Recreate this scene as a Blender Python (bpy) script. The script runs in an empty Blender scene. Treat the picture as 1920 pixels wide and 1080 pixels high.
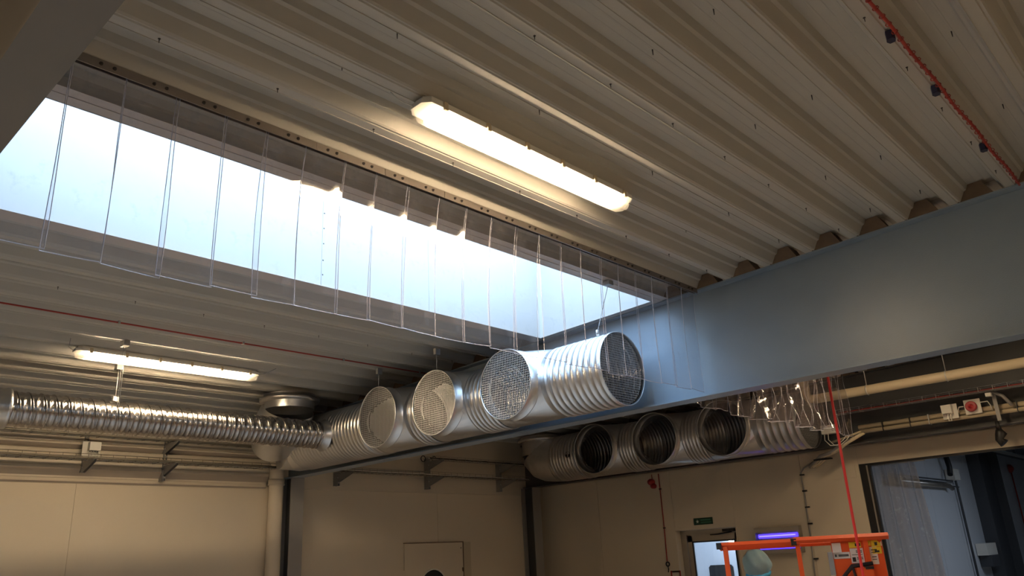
import bpy, bmesh, math, random
from mathutils import Vector, Matrix
from math import sin, cos, pi, sqrt, atan2, radians
random.seed(7)
S = bpy.context.scene
COL = S.collection

# ------------------------------------------------------------------ camera
cam_d = bpy.data.cameras.new('camera')
cam = bpy.data.objects.new('camera', cam_d)
COL.objects.link(cam)
Rw = ((0.69143, -0.72069, -0.05027), (0.20372, 0.26125, -0.94353), (0.69312, 0.64215, 0.32746))
m = Matrix.Identity(4)
for i in range(3):
    m[i][0] = Rw[0][i]
    m[i][1] = -Rw[1][i]
    m[i][2] = -Rw[2][i]
    m[i][3] = (0.0, 0.0, 1.7)[i]
cam.matrix_world = m
cam_d.sensor_width = 36.0
cam_d.lens = 27.572
cam_d.clip_start = 0.05
cam_d.clip_end = 200
S.camera = cam

# ------------------------------------------------------------------ world, exposure
LAMP = 108.0            # emission of the LED trays
SKY = 13.5             # overcast sky seen down the roof light
W = bpy.data.worlds.new('World')
S.world = W
W.use_nodes = True
bg = W.node_tree.nodes['Background']
bg.inputs['Color'].default_value = (0.50, 0.74, 1.0, 1)
bg.inputs['Strength'].default_value = SKY
S.view_settings.view_transform = 'Standard'
S.view_settings.look = 'None'
S.view_settings.gamma = 1.0
S.view_settings.use_curve_mapping = False
S.view_settings.exposure = 0.15
cy = S.cycles
cy.use_denoising = True
try:
    cy.denoiser = 'OPENIMAGEDENOISE'
    cy.denoising_input_passes = 'RGB_ALBEDO_NORMAL'
except Exception:
    pass
cy.max_bounces = 10
cy.diffuse_bounces = 5
cy.glossy_bounces = 5
cy.transmission_bounces = 6
cy.transparent_max_bounces = 24
cy.caustics_reflective = False
cy.caustics_refractive = False
cy.sample_clamp_indirect = 6.0
cy.use_light_tree = True

def area(name, loc, rot, sx, sy, power, col, portal=False):
    d = bpy.data.lights.new(name, 'AREA')
    d.shape = 'RECTANGLE'
    d.size = sx
    d.size_y = sy
    d.energy = power
    d.color = col
    if portal:
        d.cycles.is_portal = True
    o = bpy.data.objects.new(name, d)
    o.location = loc
    o.rotation_euler = rot
    COL.objects.link(o)
    return o
area('skylight_portal', (3.12, 4.27, 5.02), (0, 0, 0), 5.1, 1.35, 1, (1, 1, 1), True)

# ------------------------------------------------------------------ materials
MATS = {}
def mat(name, col, rough=0.6, metal=0.0, emis=None, es=0.0, noise=0.0, nscale=8.0, bump=0.0, bscale=60.0,
        spec=0.5, streak=None, alpha=1.0, rvar=0.0):
    """principled with optional noise variation of the colour, roughness and fine relief"""
    if name in MATS:
        return MATS[name]
    mt = bpy.data.materials.new(name)
    mt.use_nodes = True
    nt = mt.node_tree
    p = nt.nodes['Principled BSDF']
    p.inputs['Base Color'].default_value = (*col, 1)
    p.inputs['Roughness'].default_value = rough
    p.inputs['Metallic'].default_value = metal
    p.inputs['Specular IOR Level'].default_value = spec
    p.inputs['Alpha'].default_value = alpha
    if emis:
        p.inputs['Emission Color'].default_value = (*emis, 1)
        p.inputs['Emission Strength'].default_value = es
    if noise or bump or rvar:
        tc = nt.nodes.new('ShaderNodeTexCoord')
        mp = nt.nodes.new('ShaderNodeMapping')
        nt.links.new(tc.outputs['Object'], mp.inputs['Vector'])
        if streak:
            mp.inputs['Scale'].default_value = streak
        if noise or rvar:
            n = nt.nodes.new('ShaderNodeTexNoise')
            n.inputs['Scale'].default_value = nscale
            n.inputs['Detail'].default_value = 5
            nt.links.new(mp.outputs['Vector'], n.inputs['Vector'])
        if noise:
            mx = nt.nodes.new('ShaderNodeMix')
            mx.data_type = 'RGBA'
            mx.inputs[6].default_value = (*[c * (1 - noise) for c in col], 1)
            mx.inputs[7].default_value = (*[min(1, c * (1 + noise)) for c in col], 1)
            nt.links.new(n.outputs['Fac'], mx.inputs[0])
            nt.links.new(mx.outputs[2], p.inputs['Base Color'])
        if rvar:
            mr = nt.nodes.new('ShaderNodeMapRange')
            mr.inputs['From Min'].default_value = 0.3
            mr.inputs['From Max'].default_value = 0.7
            mr.inputs['To Min'].default_value = max(0.02, rough - rvar)
            mr.inputs['To Max'].default_value = rough + rvar
            nt.links.new(n.outputs['Fac'], mr.inputs['Value'])
            nt.links.new(mr.outputs['Result'], p.inputs['Roughness'])
        if bump:
            n2 = nt.nodes.new('ShaderNodeTexNoise')
            n2.inputs['Scale'].default_value = bscale
            n2.inputs['Detail'].default_value = 3
            nt.links.new(mp.outputs['Vector'], n2.inputs['Vector'])
            b = nt.nodes.new('ShaderNodeBump')
            b.inputs['Strength'].default_value = bump
            b.inputs['Distance'].default_value = 0.01
            nt.links.new(n2.outputs['Fac'], b.inputs['Height'])
            nt.links.new(b.outputs['Normal'], p.inputs['Normal'])
    MATS[name] = mt
    return mt

def plastic(name, tint, haze, hazecol, gloss_rough=0.03, scratch=0.5, base_haze=0.03):
    """clear soft PVC: lets light straight through, mirrors at grazing angles, smeared with haze and scratches"""
    mt = bpy.data.materials.new(name)
    mt.use_nodes = True
    nt = mt.node_tree
    nt.nodes.clear()
    out = nt.nodes.new('ShaderNodeOutputMaterial')
    tr = nt.nodes.new('ShaderNodeBsdfTransparent')
    tr.inputs['Color'].default_value = (*tint, 1)
    df = nt.nodes.new('ShaderNodeBsdfDiffuse')
    df.inputs['Color'].default_value = (*hazecol, 1)
    tl = nt.nodes.new('ShaderNodeBsdfTranslucent')
    tl.inputs['Color'].default_value = (*hazecol, 1)
    ad = nt.nodes.new('ShaderNodeMixShader')
    ad.inputs[0].default_value = 0.65
    nt.links.new(df.outputs[0], ad.inputs[1])
    nt.links.new(tl.outputs[0], ad.inputs[2])
    gl = nt.nodes.new('ShaderNodeBsdfGlossy')
    gl.inputs['Roughness'].default_value = gloss_rough
    fr = nt.nodes.new('ShaderNodeFresnel')
    ge = nt.nodes.new('ShaderNodeNewGeometry')
    io = nt.nodes.new('ShaderNodeMapRange')      # a thin sheet mirrors the same from either side
    io.inputs['To Min'].default_value = 1.5
    io.inputs['To Max'].default_value = 1 / 1.5
    nt.links.new(ge.outputs['Backfacing'], io.inputs['Value'])
    nt.links.new(io.outputs[0], fr.inputs['IOR'])
    tc = nt.nodes.new('ShaderNodeTexCoord')
    n = nt.nodes.new('ShaderNodeTexNoise')
    n.inputs['Scale'].default_value = 9
    n.inputs['Detail'].default_value = 8
    n.inputs['Roughness'].default_value = 0.75
    nt.links.new(tc.outputs['Object'], n.inputs['Vector'])
    cr = nt.nodes.new('ShaderNodeMapRange')
    cr.inputs['From Min'].default_value = 0.56
    cr.inputs['From Max'].default_value = 0.78
    cr.inputs['To Min'].default_value = base_haze
    cr.inputs['To Max'].default_value = haze
    nt.links.new(n.outputs['Fac'], cr.inputs['Value'])
    m1 = nt.nodes.new('ShaderNodeMixShader')
    nt.links.new(cr.outputs[0], m1.inputs[0])
    nt.links.new(tr.outputs[0], m1.inputs[1])
    nt.links.new(ad.outputs[0], m1.inputs[2])
    m2 = nt.nodes.new('ShaderNodeMixShader')
    nt.links.new(fr.outputs[0], m2.inputs[0])
    nt.links.new(m1.outputs[0], m2.inputs[1])
    nt.links.new(gl.outputs[0], m2.inputs[2])
    w = nt.nodes.new('ShaderNodeTexNoise')
    w.inputs['Scale'].default_value = 3.5
    w.inputs['Detail'].default_value = 1
    nt.links.new(tc.outputs['Object'], w.inputs['Vector'])
    b = nt.nodes.new('ShaderNodeBump')
    b.inputs['Strength'].default_value = scratch
    b.inputs['Distance'].default_value = 0.05
    nt.links.new(w.outputs['Fac'], b.inputs['Height'])
    nt.links.new(b.outputs[0], gl.inputs['Normal'])
    nt.links.new(m2.outputs[0], out.inputs[0])
    MATS[name] = mt
    return mt

DECK = mat('deck_paint', (0.53, 0.51, 0.465), 0.52, noise=0.05, nscale=5, streak=(0.3, 6, 6), spec=0.4)
FILL = mat('brown_filler', (0.20, 0.14, 0.095), 0.8, noise=0.25, nscale=14)
BEAM = mat('blue_grey_beam_paint', (0.235, 0.30, 0.375), 0.30, noise=0.05, nscale=6, bump=0.12, bscale=140)
BEAMD = mat('dark_steel_paint', (0.06, 0.062, 0.066), 0.5, noise=0.1, nscale=6)
COLM = mat('column_paint', (0.30, 0.29, 0.28), 0.45, noise=0.08, nscale=4)
WALL = mat('cream_wall_sheet', (0.70, 0.62, 0.50), 0.6, noise=0.03, nscale=2, bump=0.03, bscale=25)
CLAD = mat('cream_cladding', (0.64, 0.57, 0.46), 0.5, noise=0.04, nscale=3, streak=(0.4, 5, 5))
CLADB = mat('shade_toned_cladding_flank', (0.38, 0.33, 0.28), 0.55, noise=0.04, nscale=3, streak=(0.4, 5, 5))  # shade on the sloped cladding steps, put into their colour
GALV = mat('galvanised_steel', (0.72, 0.73, 0.75), 0.33, 1.0, noise=0.06, nscale=14, rvar=0.05)
GALVS = mat('weathered_galvanised_steel', (0.50, 0.48, 0.47), 0.22, 1.0, noise=0.15, nscale=12, rvar=0.05)
GALVK = mat('shade_dark_duct_inside', (0.12, 0.12, 0.125), 0.5, 0.6, noise=0.2, nscale=12)  # galvanised inside coloured dark to stand for the unlit duct
GALVI = mat('shade_toned_duct_inside', (0.27, 0.27, 0.28), 0.42, 0.8, noise=0.2, nscale=12)  # paler version of the shade painted inside the ducts
GALVD = mat('dull_galvanised_steel', (0.58, 0.57, 0.57), 0.36, 1.0, noise=0.12, nscale=18, rvar=0.07)
GRIT = mat('zinc_wire', (0.66, 0.66, 0.66), 0.42, 0.7)
TRAYM = mat('zinc_tray_wire', (0.30, 0.27, 0.22), 0.5, 0.6)
BRK = mat('zinc_bracket', (0.33, 0.33, 0.33), 0.45, 0.7, noise=0.1, nscale=20)
SHAFT = mat('white_shaft_lining', (0.52, 0.495, 0.475), 0.55, noise=0.02, nscale=2)
TRIM = mat('beige_trim', (0.56, 0.50, 0.46), 0.5, noise=0.05, nscale=4)
RAILM = mat('stainless_rail', (0.30, 0.26, 0.23), 0.38, 0.55, noise=0.08, nscale=10)
DARKM = mat('dark_bolt', (0.06, 0.05, 0.045), 0.5, 0.4)
WHITE = mat('white_plastic', (0.80, 0.78, 0.72), 0.45)
BEIGEP = mat('beige_pipe', (0.62, 0.52, 0.36), 0.45, noise=0.04, nscale=4)
RED = mat('red_cable', (0.36, 0.035, 0.025), 0.5)
REDL = mat('red_cord', (0.85, 0.05, 0.05), 0.45)
BLUEC = mat('dark_blue_clip', (0.012, 0.016, 0.05), 0.5)
BLACK = mat('black_rubber', (0.012, 0.012, 0.013), 0.5)
ORANGE = mat('orange_paint', (0.80, 0.10, 0.02), 0.42, noise=0.05, nscale=8)
YELLOW = mat('yellow_label', (0.85, 0.55, 0.03), 0.5)
LABEL = mat('white_label', (0.75, 0.65, 0.58), 0.5)
INK = mat('black_ink', (0.03, 0.025, 0.02), 0.6)
GREEN = mat('dark_green_sign', (0.012, 0.05, 0.03), 0.4)
GREENL = mat('pale_green_print', (0.05, 0.20, 0.12), 0.5)
STAR = mat('pale_star', (0.65, 0.72, 0.62), 0.5)
STEEL = mat('brushed_steel', (0.45, 0.42, 0.38), 0.35, 0.9, noise=0.06, nscale=9)
FLOOR = mat('grey_floor', (0.40, 0.37, 0.33), 0.5, noise=0.1, nscale=1.5)
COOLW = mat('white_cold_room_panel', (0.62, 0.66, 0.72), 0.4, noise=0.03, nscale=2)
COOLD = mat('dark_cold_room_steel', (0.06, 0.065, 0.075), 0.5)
LEDM = mat('led_tray', (1, 1, 1), 0.5, emis=(1.0, 0.75, 0.47), es=LAMP)
LEDC = mat('cool_tube', (1, 1, 1), 0.5, emis=(0.75, 0.87, 1.0), es=16)
UVM = mat('ultraviolet_tube', (0.2, 0.15, 0.8), 0.5, emis=(0.09, 0.05, 1.0), es=1.5)
UVH = mat('ultraviolet_core', (0.5, 0.5, 1), 0.5, emis=(0.40, 0.34, 1.0), es=1.2)
STRIP = plastic('clear_pvc', (0.93, 0.92, 0.94), 0.26, (0.80, 0.79, 0.84), 0.02, 0.22, 0.05)
STRIPD = plastic('creased_pvc', (0.86, 0.85, 0.87), 0.45, (0.36, 0.30, 0.31), 0.08, 0.5, 0.16)
SHEET = plastic('milky_sheet', (0.80, 0.82, 0.86), 0.75, (0.80, 0.78, 0.78), 0.12, 1.2, 0.42)
EDGE = mat('cut_pvc_edge', (0.70, 0.72, 0.84), 0.2, alpha=0.8)
PANE = plastic('clear_pane', (0.96, 0.97, 0.98), 0.05, (0.8, 0.8, 0.8), 0.02, 0.0, 0.0)
COVER = plastic('clear_lamp_cover', (0.97, 0.96, 0.94), 0.32, (0.9, 0.88, 0.82), 0.06, 0.1, 0.13)

# ------------------------------------------------------------------ mesh helpers
class MB:
    def __init__(s):
        s.v, s.f, s.mi, s.sm = [], [], [], []
    def add(s, vs, fs, mi=0, sm=False):
        o = len(s.v)
        s.v += [tuple(v) for v in vs]
        for f in fs:
            s.f.append(tuple(i + o for i in f))
            s.mi.append(mi)
            s.sm.append(sm)
        return s
    def box(s, x0, x1, y0, y1, z0, z1, mi=0):
        vs = [(x, y, z) for x in (x0, x1) for y in (y0, y1) for z in (z0, z1)]
        fs = [(0, 1, 3, 2), (4, 6, 7, 5), (0, 4, 5, 1), (2, 3, 7, 6), (0, 2, 6, 4), (1, 5, 7, 3)]
        return s.add(vs, fs, mi)
    def cbox(s, c, d, mi=0):
        return s.box(c[0] - d[0] / 2, c[0] + d[0] / 2, c[1] - d[1] / 2, c[1] + d[1] / 2, c[2] - d[2] / 2, c[2] + d[2] / 2, mi)
    def tube(s, pts, r, n=8, mi=0, sm=True, cap=True):
        pts = [Vector(p) for p in pts]
        rr = r if isinstance(r, (list, tuple)) else [r] * len(pts)
        rings = []
        ref = None
        for i, p in enumerate(pts):
            t = (pts[min(i + 1, len(pts) - 1)] - pts[max(i - 1, 0)]).normalized()
            if ref is None:
                ref = Vector((0, 0, 1)) if abs(t.z) < 0.9 else Vector((1, 0, 0))
            a = (ref - t * ref.dot(t)).normalized()
            ref = a
            b = t.cross(a)
            # keep the section round through a mitre
            rings.append([p + (a * cos(2 * pi * k / n) + b * sin(2 * pi * k / n)) * rr[i] for k in range(n)])
        vs = [v for ring in rings for v in ring]
        fs = [(i * n + k, i * n + (k + 1) % n, (i + 1) * n + (k + 1) % n, (i + 1) * n + k) for i in range(len(pts) - 1) for k in range(n)]
        s.add(vs, fs, mi, sm)
        if cap:
            o = len(s.v) - len(vs)
            s.f.append(tuple(o + k for k in range(n - 1, -1, -1))); s.mi.append(mi); s.sm.append(False)
            s.f.append(tuple(o + (len(pts) - 1) * n + k for k in range(n))); s.mi.append(mi); s.sm.append(False)
        return s
    def lathe(s, prof, origin, axis, n=56, mi=0, sm=True, skip=None):
        """prof: list of (distance along axis, radius)"""
        o = Vector(origin)
        t = Vector(axis).normalized()
        a = Vector((0, 0, 1)) if abs(t.z) < 0.9 else Vector((1, 0, 0))
        a = (a - t * a.dot(t)).normalized()
        b = t.cross(a)
        vs = [o + t * d + (a * cos(2 * pi * k / n) + b * sin(2 * pi * k / n)) * r for d, r in prof for k in range(n)]
        fs = []
        for i in range(len(prof) - 1):
            for k in range(n):
                f = (i * n + k, i * n + (k + 1) % n, (i + 1) * n + (k + 1) % n, (i + 1) * n + k)
                if skip and skip(sum((vs[q] for q in f), Vector()) / 4):
                    continue
                fs.append(f)
        return s.add(vs, fs, mi, sm)
    def prism(s, poly, z0, z1, frame=None, mi=0):
        """poly in the frame's (u, v) plane, pushed along w"""
        O, U, V, Wd = frame or (Vector((0, 0, 0)), Vector((1, 0, 0)), Vector((0, 1, 0)), Vector((0, 0, 1)))
        O, U, V, Wd = Vector(O), Vector(U), Vector(V), Vector(Wd)
        n = len(poly)
        vs = [O + U * u + V * v + Wd * z for z in (z0, z1) for u, v in poly]
        fs = [tuple(range(n - 1, -1, -1)), tuple(range(n, 2 * n))] + [(i, (i + 1) % n, n + (i + 1) % n, n + i) for i in range(n)]
        return s.add(vs, fs, mi)
    def obj(s, name, mats, parent=None, smooth_angle=None):
        me = bpy.data.meshes.new(name)
        me.from_pydata(s.v, [], s.f)
        if not isinstance(mats, (list, tuple)):
            mats = [mats]
        for q in mats:
            me.materials.append(q)
        me.polygons.foreach_set('material_index', s.mi)
        me.polygons.foreach_set('use_smooth', s.sm)
        me.update()
        o = bpy.data.objects.new(name, me)
        COL.objects.link(o)
        if parent:
            o.parent = parent
        return o

def tag(o, label=None, cat=None, group=None, kind=None):
    if label: o['label'] = label
    if cat: o['category'] = cat
    if group: o['group'] = group
    if kind: o['kind'] = kind
    return o
def thing(name, label, cat, group=None, loc=(0, 0, 0)):
    o = bpy.data.objects.new(name, None)
    o.location = loc
    o.empty_display_size = 0.1
    COL.objects.link(o)
    return tag(o, label, cat, group)
def struct(name):
    o = bpy.data.objects.new(name, None)
    o.empty_display_size = 0.1
    COL.objects.link(o)
    o['kind'] = 'structure'
    return o
def inst(o, loc, parent, name=None):
    c = o.copy()
    c.location = loc
    c.parent = parent
    COL.objects.link(c)
    return c

# ------------------------------------------------------------------ levels
RZ0, RK = 3.909, 0.0275
def rz(y):
    return RZ0 - RK * y            # underside of the roof deck
YW, XW = 9.85, 11.05               # far walls
XB, YB = -5.2, -6.0                # near walls, out of view
B0, B1, B2 = 0.411, 5.87, 10.67     # beam centre lines
ZB = 2.90                          # underside of the beams

# ------------------------------------------------------------------ floor
fl = struct('floor')
MB().box(XB - 0.3, 24.5, YB - 0.3, 10.4, -0.1, 0.0).obj('floor_slab', FLOOR, fl)

# ------------------------------------------------------------------ ceiling : trapezoidal deck in 1.05 m sheets
ceil = struct('ceiling')
PROF = [(0.0, -0.004), (0.0, 0.0), (0.052, 0.0), (0.057, 0.006), (0.064, 0.006), (0.069, 0.001), (0.078, 0.010),
        (0.108, 0.066), (0.124, 0.074), (0.140, 0.112), (0.185, 0.112), (0.188, 0.1105), (0.194, 0.1105), (0.197, 0.112),
        (0.233, 0.112), (0.236, 0.1105), (0.242, 0.1105), (0.245, 0.112), (0.290, 0.112), (0.306, 0.074), (0.322, 0.066), (0.35, 0.0)]
def deck_sheet(ribs, x0, x1, lap):
    mb = MB()
    for i in ribs:
        yw = 0.815 + 0.35 * i
        pr = PROF
        pts = []
        for s_, h in pr:
            y = yw - s_
            pts.append((y, rz(y) + h))
        n = len(pts)
        vs = [(x, y, z) for x in (x0, x1) for y, z in pts]
        mb.add(vs, [(k, k + 1, n + k + 1, n + k) for k in range(n - 1)])
        # folded side lap that hangs a few millimetres, the plain bends a little less
        if i == lap:
            mb.box(x0, x1, yw - 0.001, yw + 0.004, rz(yw) - 0.004, rz(yw) + 0.004)
    return mb
bays = [(XB, B0), (B0, B1), (B1, XW + 0.25)]
screw_bm = MB()
screw_bm.tube([(0, 0, 0.01), (0, 0, -0.035)], [0.004, 0.002], 5).tube([(0, 0, 0.006), (0, 0, -0.002)], 0.008, 6)
screw0 = screw_bm.obj('screw', DARKM, ceil)
screw0.location = (1.75, 0.815 + 0.125, rz(0.94) + 0.112)
for b, (x0, x1) in enumerate(bays):
    for k in range(-6, 9):
        ribs = [3 * k + 1, 3 * k + 2, 3 * k + 3]
        if 0.815 + 0.35 * ribs[0] - 0.35 < YB - 0.5:
            continue
        if b == 1:
            ribs = [r for r in ribs if not 9 <= r <= 12]
        ribs = [r for r in ribs if 0.815 + 0.35 * r < YW + 0.2]
        if not ribs:
            continue
        mb = deck_sheet(ribs, x0 + 0.002, x1 - 0.002, 3 * k + 3)
        if b == 2:
            mb2 = mb
        mb.obj('deck_sheet', DECK, ceil)
# screws: along the side laps and through the pans
for i in range(-3, 18):
    yw = 0.815 + 0.35 * i
    if i % 3 == 0 and not 9 <= i <= 12:
        for q in range(10):
            x = 0.55 + 0.55 * q + (0.02 if i % 2 else -0.06)
            if 0.6 < x < 5.7:
                c = inst(screw0, (x, yw - 0.022, rz(yw)), ceil)
                c.scale = (0.8, 0.8, 0.6)
    elif i < 7 or i > 12:
        for x in (1.82, 2.83, 3.84, 4.83, 5.62):
            inst(screw0, (x + random.uniform(-.03, .03), yw + 0.115, rz(yw) + 0.112), ceil)
# brown foam fillers in the troughs over the beams
fmb = MB()
def filler_pts(yw):
    q = [(-0.278, 0.002), (-0.243, 0.064), (-0.22, 0.108), (-0.072, 0.108), (-0.052, 0.062), (-0.004, 0.002)]
    return [(yw + 0.35 + a, rz(yw + 0.35 + a) + h) for a, h in q]
for bx in (B1, B2):
    for i in range(-12, 26):
        yw = 0.815 + 0.35 * i
        if bx == B1 and 8 <= i <= 11:
            continue
        pts = filler_pts(yw)
        n = len(pts)
        MB().add([(x, y, z) for x in (bx - 0.088, bx + 0.085) for y, z in pts],
                 [tuple(range(n)), tuple(range(2 * n - 1, n - 1, -1))] + [(k, (k + 1) % n, n + (k + 1) % n, n + k) for k in range(n)]).obj('trough_filler', FILL, ceil)
# roof build-up above the deck keeps the daylight out
roof = MB()
for (x0, x1, y0, y1) in ((XB - .3, 0.50, YB - .3, 10.3), (0.50, 5.76, YB - .3, 3.59), (0.50, 5.76, 4.95, 10.3), (5.76, 24.3, YB - .3, 10.3)):
    roof.add([(x, y, rz(y) + h) for x in (x0, x1) for y in (y0, y1) for h in (0.118, 0.30)],
             [(0, 1, 3, 2), (4, 6, 7, 5), (0, 4, 5, 1), (2, 3, 7, 6), (0, 2, 6, 4), (1, 5, 7, 3)])
roof.obj('roof_board', FILL, ceil)

# ------------------------------------------------------------------ walls
wl = struct('wall_left')
def wall_panel(mb_fn, parent, name='wall_panel', m_=WALL):
    mb = MB(); mb_fn(mb); return mb.obj(name, m_, parent)
# far wall y = YW, split at the seams; the flush door sits in front of it
SEAMS = [XB, -3.0, 0.1, 3.2, 5.9, 8.60, XW + 0.3]
for a, b in zip(SEAMS[:-1], SEAMS[1:]):
    MB().box(a + 0.003, b - 0.003, YW, YW + 0.12, 0, 2.80).obj('wall_panel', WALL, wl)
MB().box(XB - 0.2, XW + 0.3, YW + 0.01, YW + 0.3, 0, 4.0).obj('wall_core', WALL, wl)
# stepped horizontal cladding over the panels, left of the first column
def clad(x0, x1, prof, name, m_):
    n = len(prof)
    vs = [(x, YW - d, z) for x in (x0, x1) for z, d in prof]
    mb = MB()
    for k in range(n - 1):
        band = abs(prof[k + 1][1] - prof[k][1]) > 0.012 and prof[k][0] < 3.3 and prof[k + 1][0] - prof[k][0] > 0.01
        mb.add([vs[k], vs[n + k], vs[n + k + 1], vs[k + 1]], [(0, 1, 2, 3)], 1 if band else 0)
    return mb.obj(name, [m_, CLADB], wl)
P1 = [(2.766, 0.0), (2.772, 0.014), (2.788, 0.030), (2.805, 0.030), (2.822, 0.022), (2.830, 0.030), (2.849, 0.030), (2.921, 0.095), (2.955, 0.095), (2.957, 0.083),
      (2.967, 0.083), (2.970, 0.095), (3.075, 0.095), (3.077, 0.083), (3.087, 0.083), (3.090, 0.095), (3.125, 0.095), (3.128, 0.09), (3.134, 0.09), (3.137, 0.095), (3.151, 0.06), (3.191, 0.10),
      (3.206, 0.10), (3.209, 0.088), (3.217, 0.088), (3.220, 0.10), (3.238, 0.10), (3.241, 0.088), (3.249, 0.088), (3.251, 0.10), (3.40, 0.10), (3.45, 0.16), (3.52, 0.16), (3.72, 0.16)]
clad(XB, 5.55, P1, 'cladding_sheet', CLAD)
P2 = [(2.775, 0.0), (2.779, 0.016), (3.02, 0.016), (3.03, 0.010), (3.04, 0.016), (3.30, 0.016), (3.31, 0.05), (3.75, 0.05)]
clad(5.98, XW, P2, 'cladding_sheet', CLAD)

wr = struct('wall_right')
ROOMS = [(-6.3, 0.6), (4.05, 4.86), (4.86, 5.99), (7.03, 8.5), (8.5, YW + 0.1)]
for a, b in ROOMS:
    MB().box(XW, XW + 0.28, a + 0.002, b - 0.002, 0, 2.92).obj('wall_panel', WALL, wr)
MB().box(XW, XW + 0.28, 5.99, 7.03, 2.003, 2.92).obj('wall_panel', WALL, wr)
MB().box(XW, XW + 0.28, 0.6, 4.05, 2.684, 2.92).obj('door_header', WALL, wr)
MB().box(XW + 0.02, XW + 0.28, -6.3, YW + 0.1, 2.92, 4.0).obj('wall_core', WALL, wr)
# cover plate beside the opening
MB().box(XW - 0.012, XW, 4.10, 4.40, 2.52, 2.715).obj('cover_plate', WALL, wr)
wn = struct('wall_back')
MB().box(XB - 0.2, XW + 0.28, YB - 0.2, YB, 0, 4.3).obj('wall_panel', WALL, wn)
MB().box(XB - 0.2, XB, YB, YW, 0, 4.3).obj('wall_panel', WALL, wn)

# ------------------------------------------------------------------ beams and columns
def beam(cx, label, y0, y1, m_, w=0.18):
    t = thing('roof_beam', label, 'beam', 'tapered steel roof beams')
    h = w / 2
    def zt(y): return rz(y)
    MB().add([(x, y, z) for x in (cx - 0.005, cx + 0.005) for y in (y0, y1) for z in (ZB + 0.012, zt(y) - 0.012)],
             [(0, 1, 3, 2), (4, 6, 7, 5), (0, 4, 5, 1), (2, 3, 7, 6), (0, 2, 6, 4), (1, 5, 7, 3)]).obj('web', m_, t)
    MB().box(cx - h, cx + h, y0, y1, ZB, ZB + 0.012).obj('bottom_flange', m_, t)
    MB().add([(x, y, zt(y) + d) for x in (cx - h, cx + h) for y in (y0, y1) for d in (-0.013, -0.001)],
             [(0, 1, 3, 2), (4, 6, 7, 5), (0, 4, 5, 1), (2, 3, 7, 6), (0, 2, 6, 4), (1, 5, 7, 3)]).obj('top_flange', m_, t)
    return t
b0 = beam(B0, 'grey steel roof beam passing close overhead at the upper left corner', YB, YW - 0.05, mat('dusty_grey_beam_paint', (0.20, 0.19, 0.185), 0.5, noise=0.06, nscale=5), 0.13)
b1 = beam(B1, 'blue-grey deep steel roof beam running over the galvanised ducts', YB, YW - 0.05, BEAM)
b2 = beam(B2, 'dark steel roof beam behind the pipes above the wide doorway', YB, YW - 0.05, BEAMD)
def column(cx, label):
    t = thing('steel_column', label, 'column', 'steel columns on the far wall', (cx, 9.7, 0))
    MB().box(-0.1, 0.1, -0.14, -0.125, 0, ZB - 0.002).obj('flange', COLM, t)
    MB().box(-0.1, 0.1, 0.125, 0.14, 0, ZB - 0.002).obj('flange', COLM, t)
    MB().box(-0.006, 0.006, -0.124, 0.124, 0, ZB - 0.002).obj('web', BEAMD, t)
column(5.87, 'grey steel column carrying the blue-grey beam beside the beige downpipe')
column(10.67, 'dark steel column in the room corner under the second duct run')
t = thing('downpipe', 'beige vertical downpipe on the wall beside the grey steel column', 'pipe', None, (5.64, 9.72, 0))
MB().tube([(0, 0, 0), (0, 0, 3.05), (0.0, 0.0, 3.55)], 0.095, 20).obj('pipe', WALL, t)
MB().tube([(0, 0, 2.80), (0, 0, 2.88)], 0.106, 20).tube([(0, 0, 2.805), (0, 0, 2.82)], 0.112, 20).obj('socket', WALL, t)

# ------------------------------------------------------------------ skylight shaft
sk = thing('skylight_shaft', 'white lined daylight shaft opening through the ribbed roof', 'skylight')
SX0, SX1, SY0, SY1, SZ1 = 0.52, 5.70, 3.60, 4.93, 5.00
def shaft(a, b):
    (xa, ya), (xb, yb) = a, b
    nx, ny = (0.02 if xa == xb else 0), (0.02 if ya == yb else 0)
    if xa == xb:
        sx = 0.02 if xa > 3 else -0.02
        vs = [(x, y, z) for x in (xa, xa + sx) for y in (ya, yb) for z in (None, SZ1)]
    else:
        sy = 0.02 if ya > 4 else -0.02
        vs = [(x, y, z) for x in (xa, xb) for y in (ya, ya + sy) for z in (None, SZ1)]
    vs = [(x, y, (rz(y) - 0.002) if z is None else z) for x, y, z in vs]
    MB().add(vs, [(0, 1, 3, 2), (4, 6, 7, 5), (0, 4, 5, 1), (2, 3, 7, 6), (0, 2, 6, 4), (1, 5, 7, 3)]).obj('lining_panel', SHAFT, sk)
shaft((SX0, SY1), (3.16, SY1)); shaft((3.163, SY1), (4.25, SY1)); shaft((4.253, SY1), (SX1, SY1))
shaft((SX0, SY0), (3.16, SY0)); shaft((3.163, SY0), (SX1, SY0))
shaft((SX1, SY0), (SX1, SY1)); shaft((SX0, SY0), (SX0, SY1))
MB().box(SX0 - .02, SX1 + .02, SY0 - .02, SY1 + .02, SZ1 + 0.03, SZ1 + 0.04).obj('glazing', PANE, sk)
tm = MB()
def slab(mb, x0, x1, y0, y1, d0, d1):
    mb.add([(x, y, rz(y) + d) for x in (x0, x1) for y in (y0, y1) for d in (d0, d1)],
           [(0, 1, 3, 2), (4, 6, 7, 5), (0, 4, 5, 1), (2, 3, 7, 6), (0, 2, 6, 4), (1, 5, 7, 3)])
slab(tm, 0.49, 5.76, 3.475, 3.60, -0.006, -0.002)
slab(tm, 0.49, 5.76, 3.535, 3.60, -0.010, -0.006)
slab(tm, 0.49, 5.76, 4.93, 5.06, -0.006, -0.002)
slab(tm, 5.70, 5.775, 3.60, 4.93, -0.006, -0.002)
slab(tm, 0.49, 0.52, 3.60, 4.93, -0.006, -0.002)
tm.obj('trim_flange', TRIM, sk)
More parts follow.
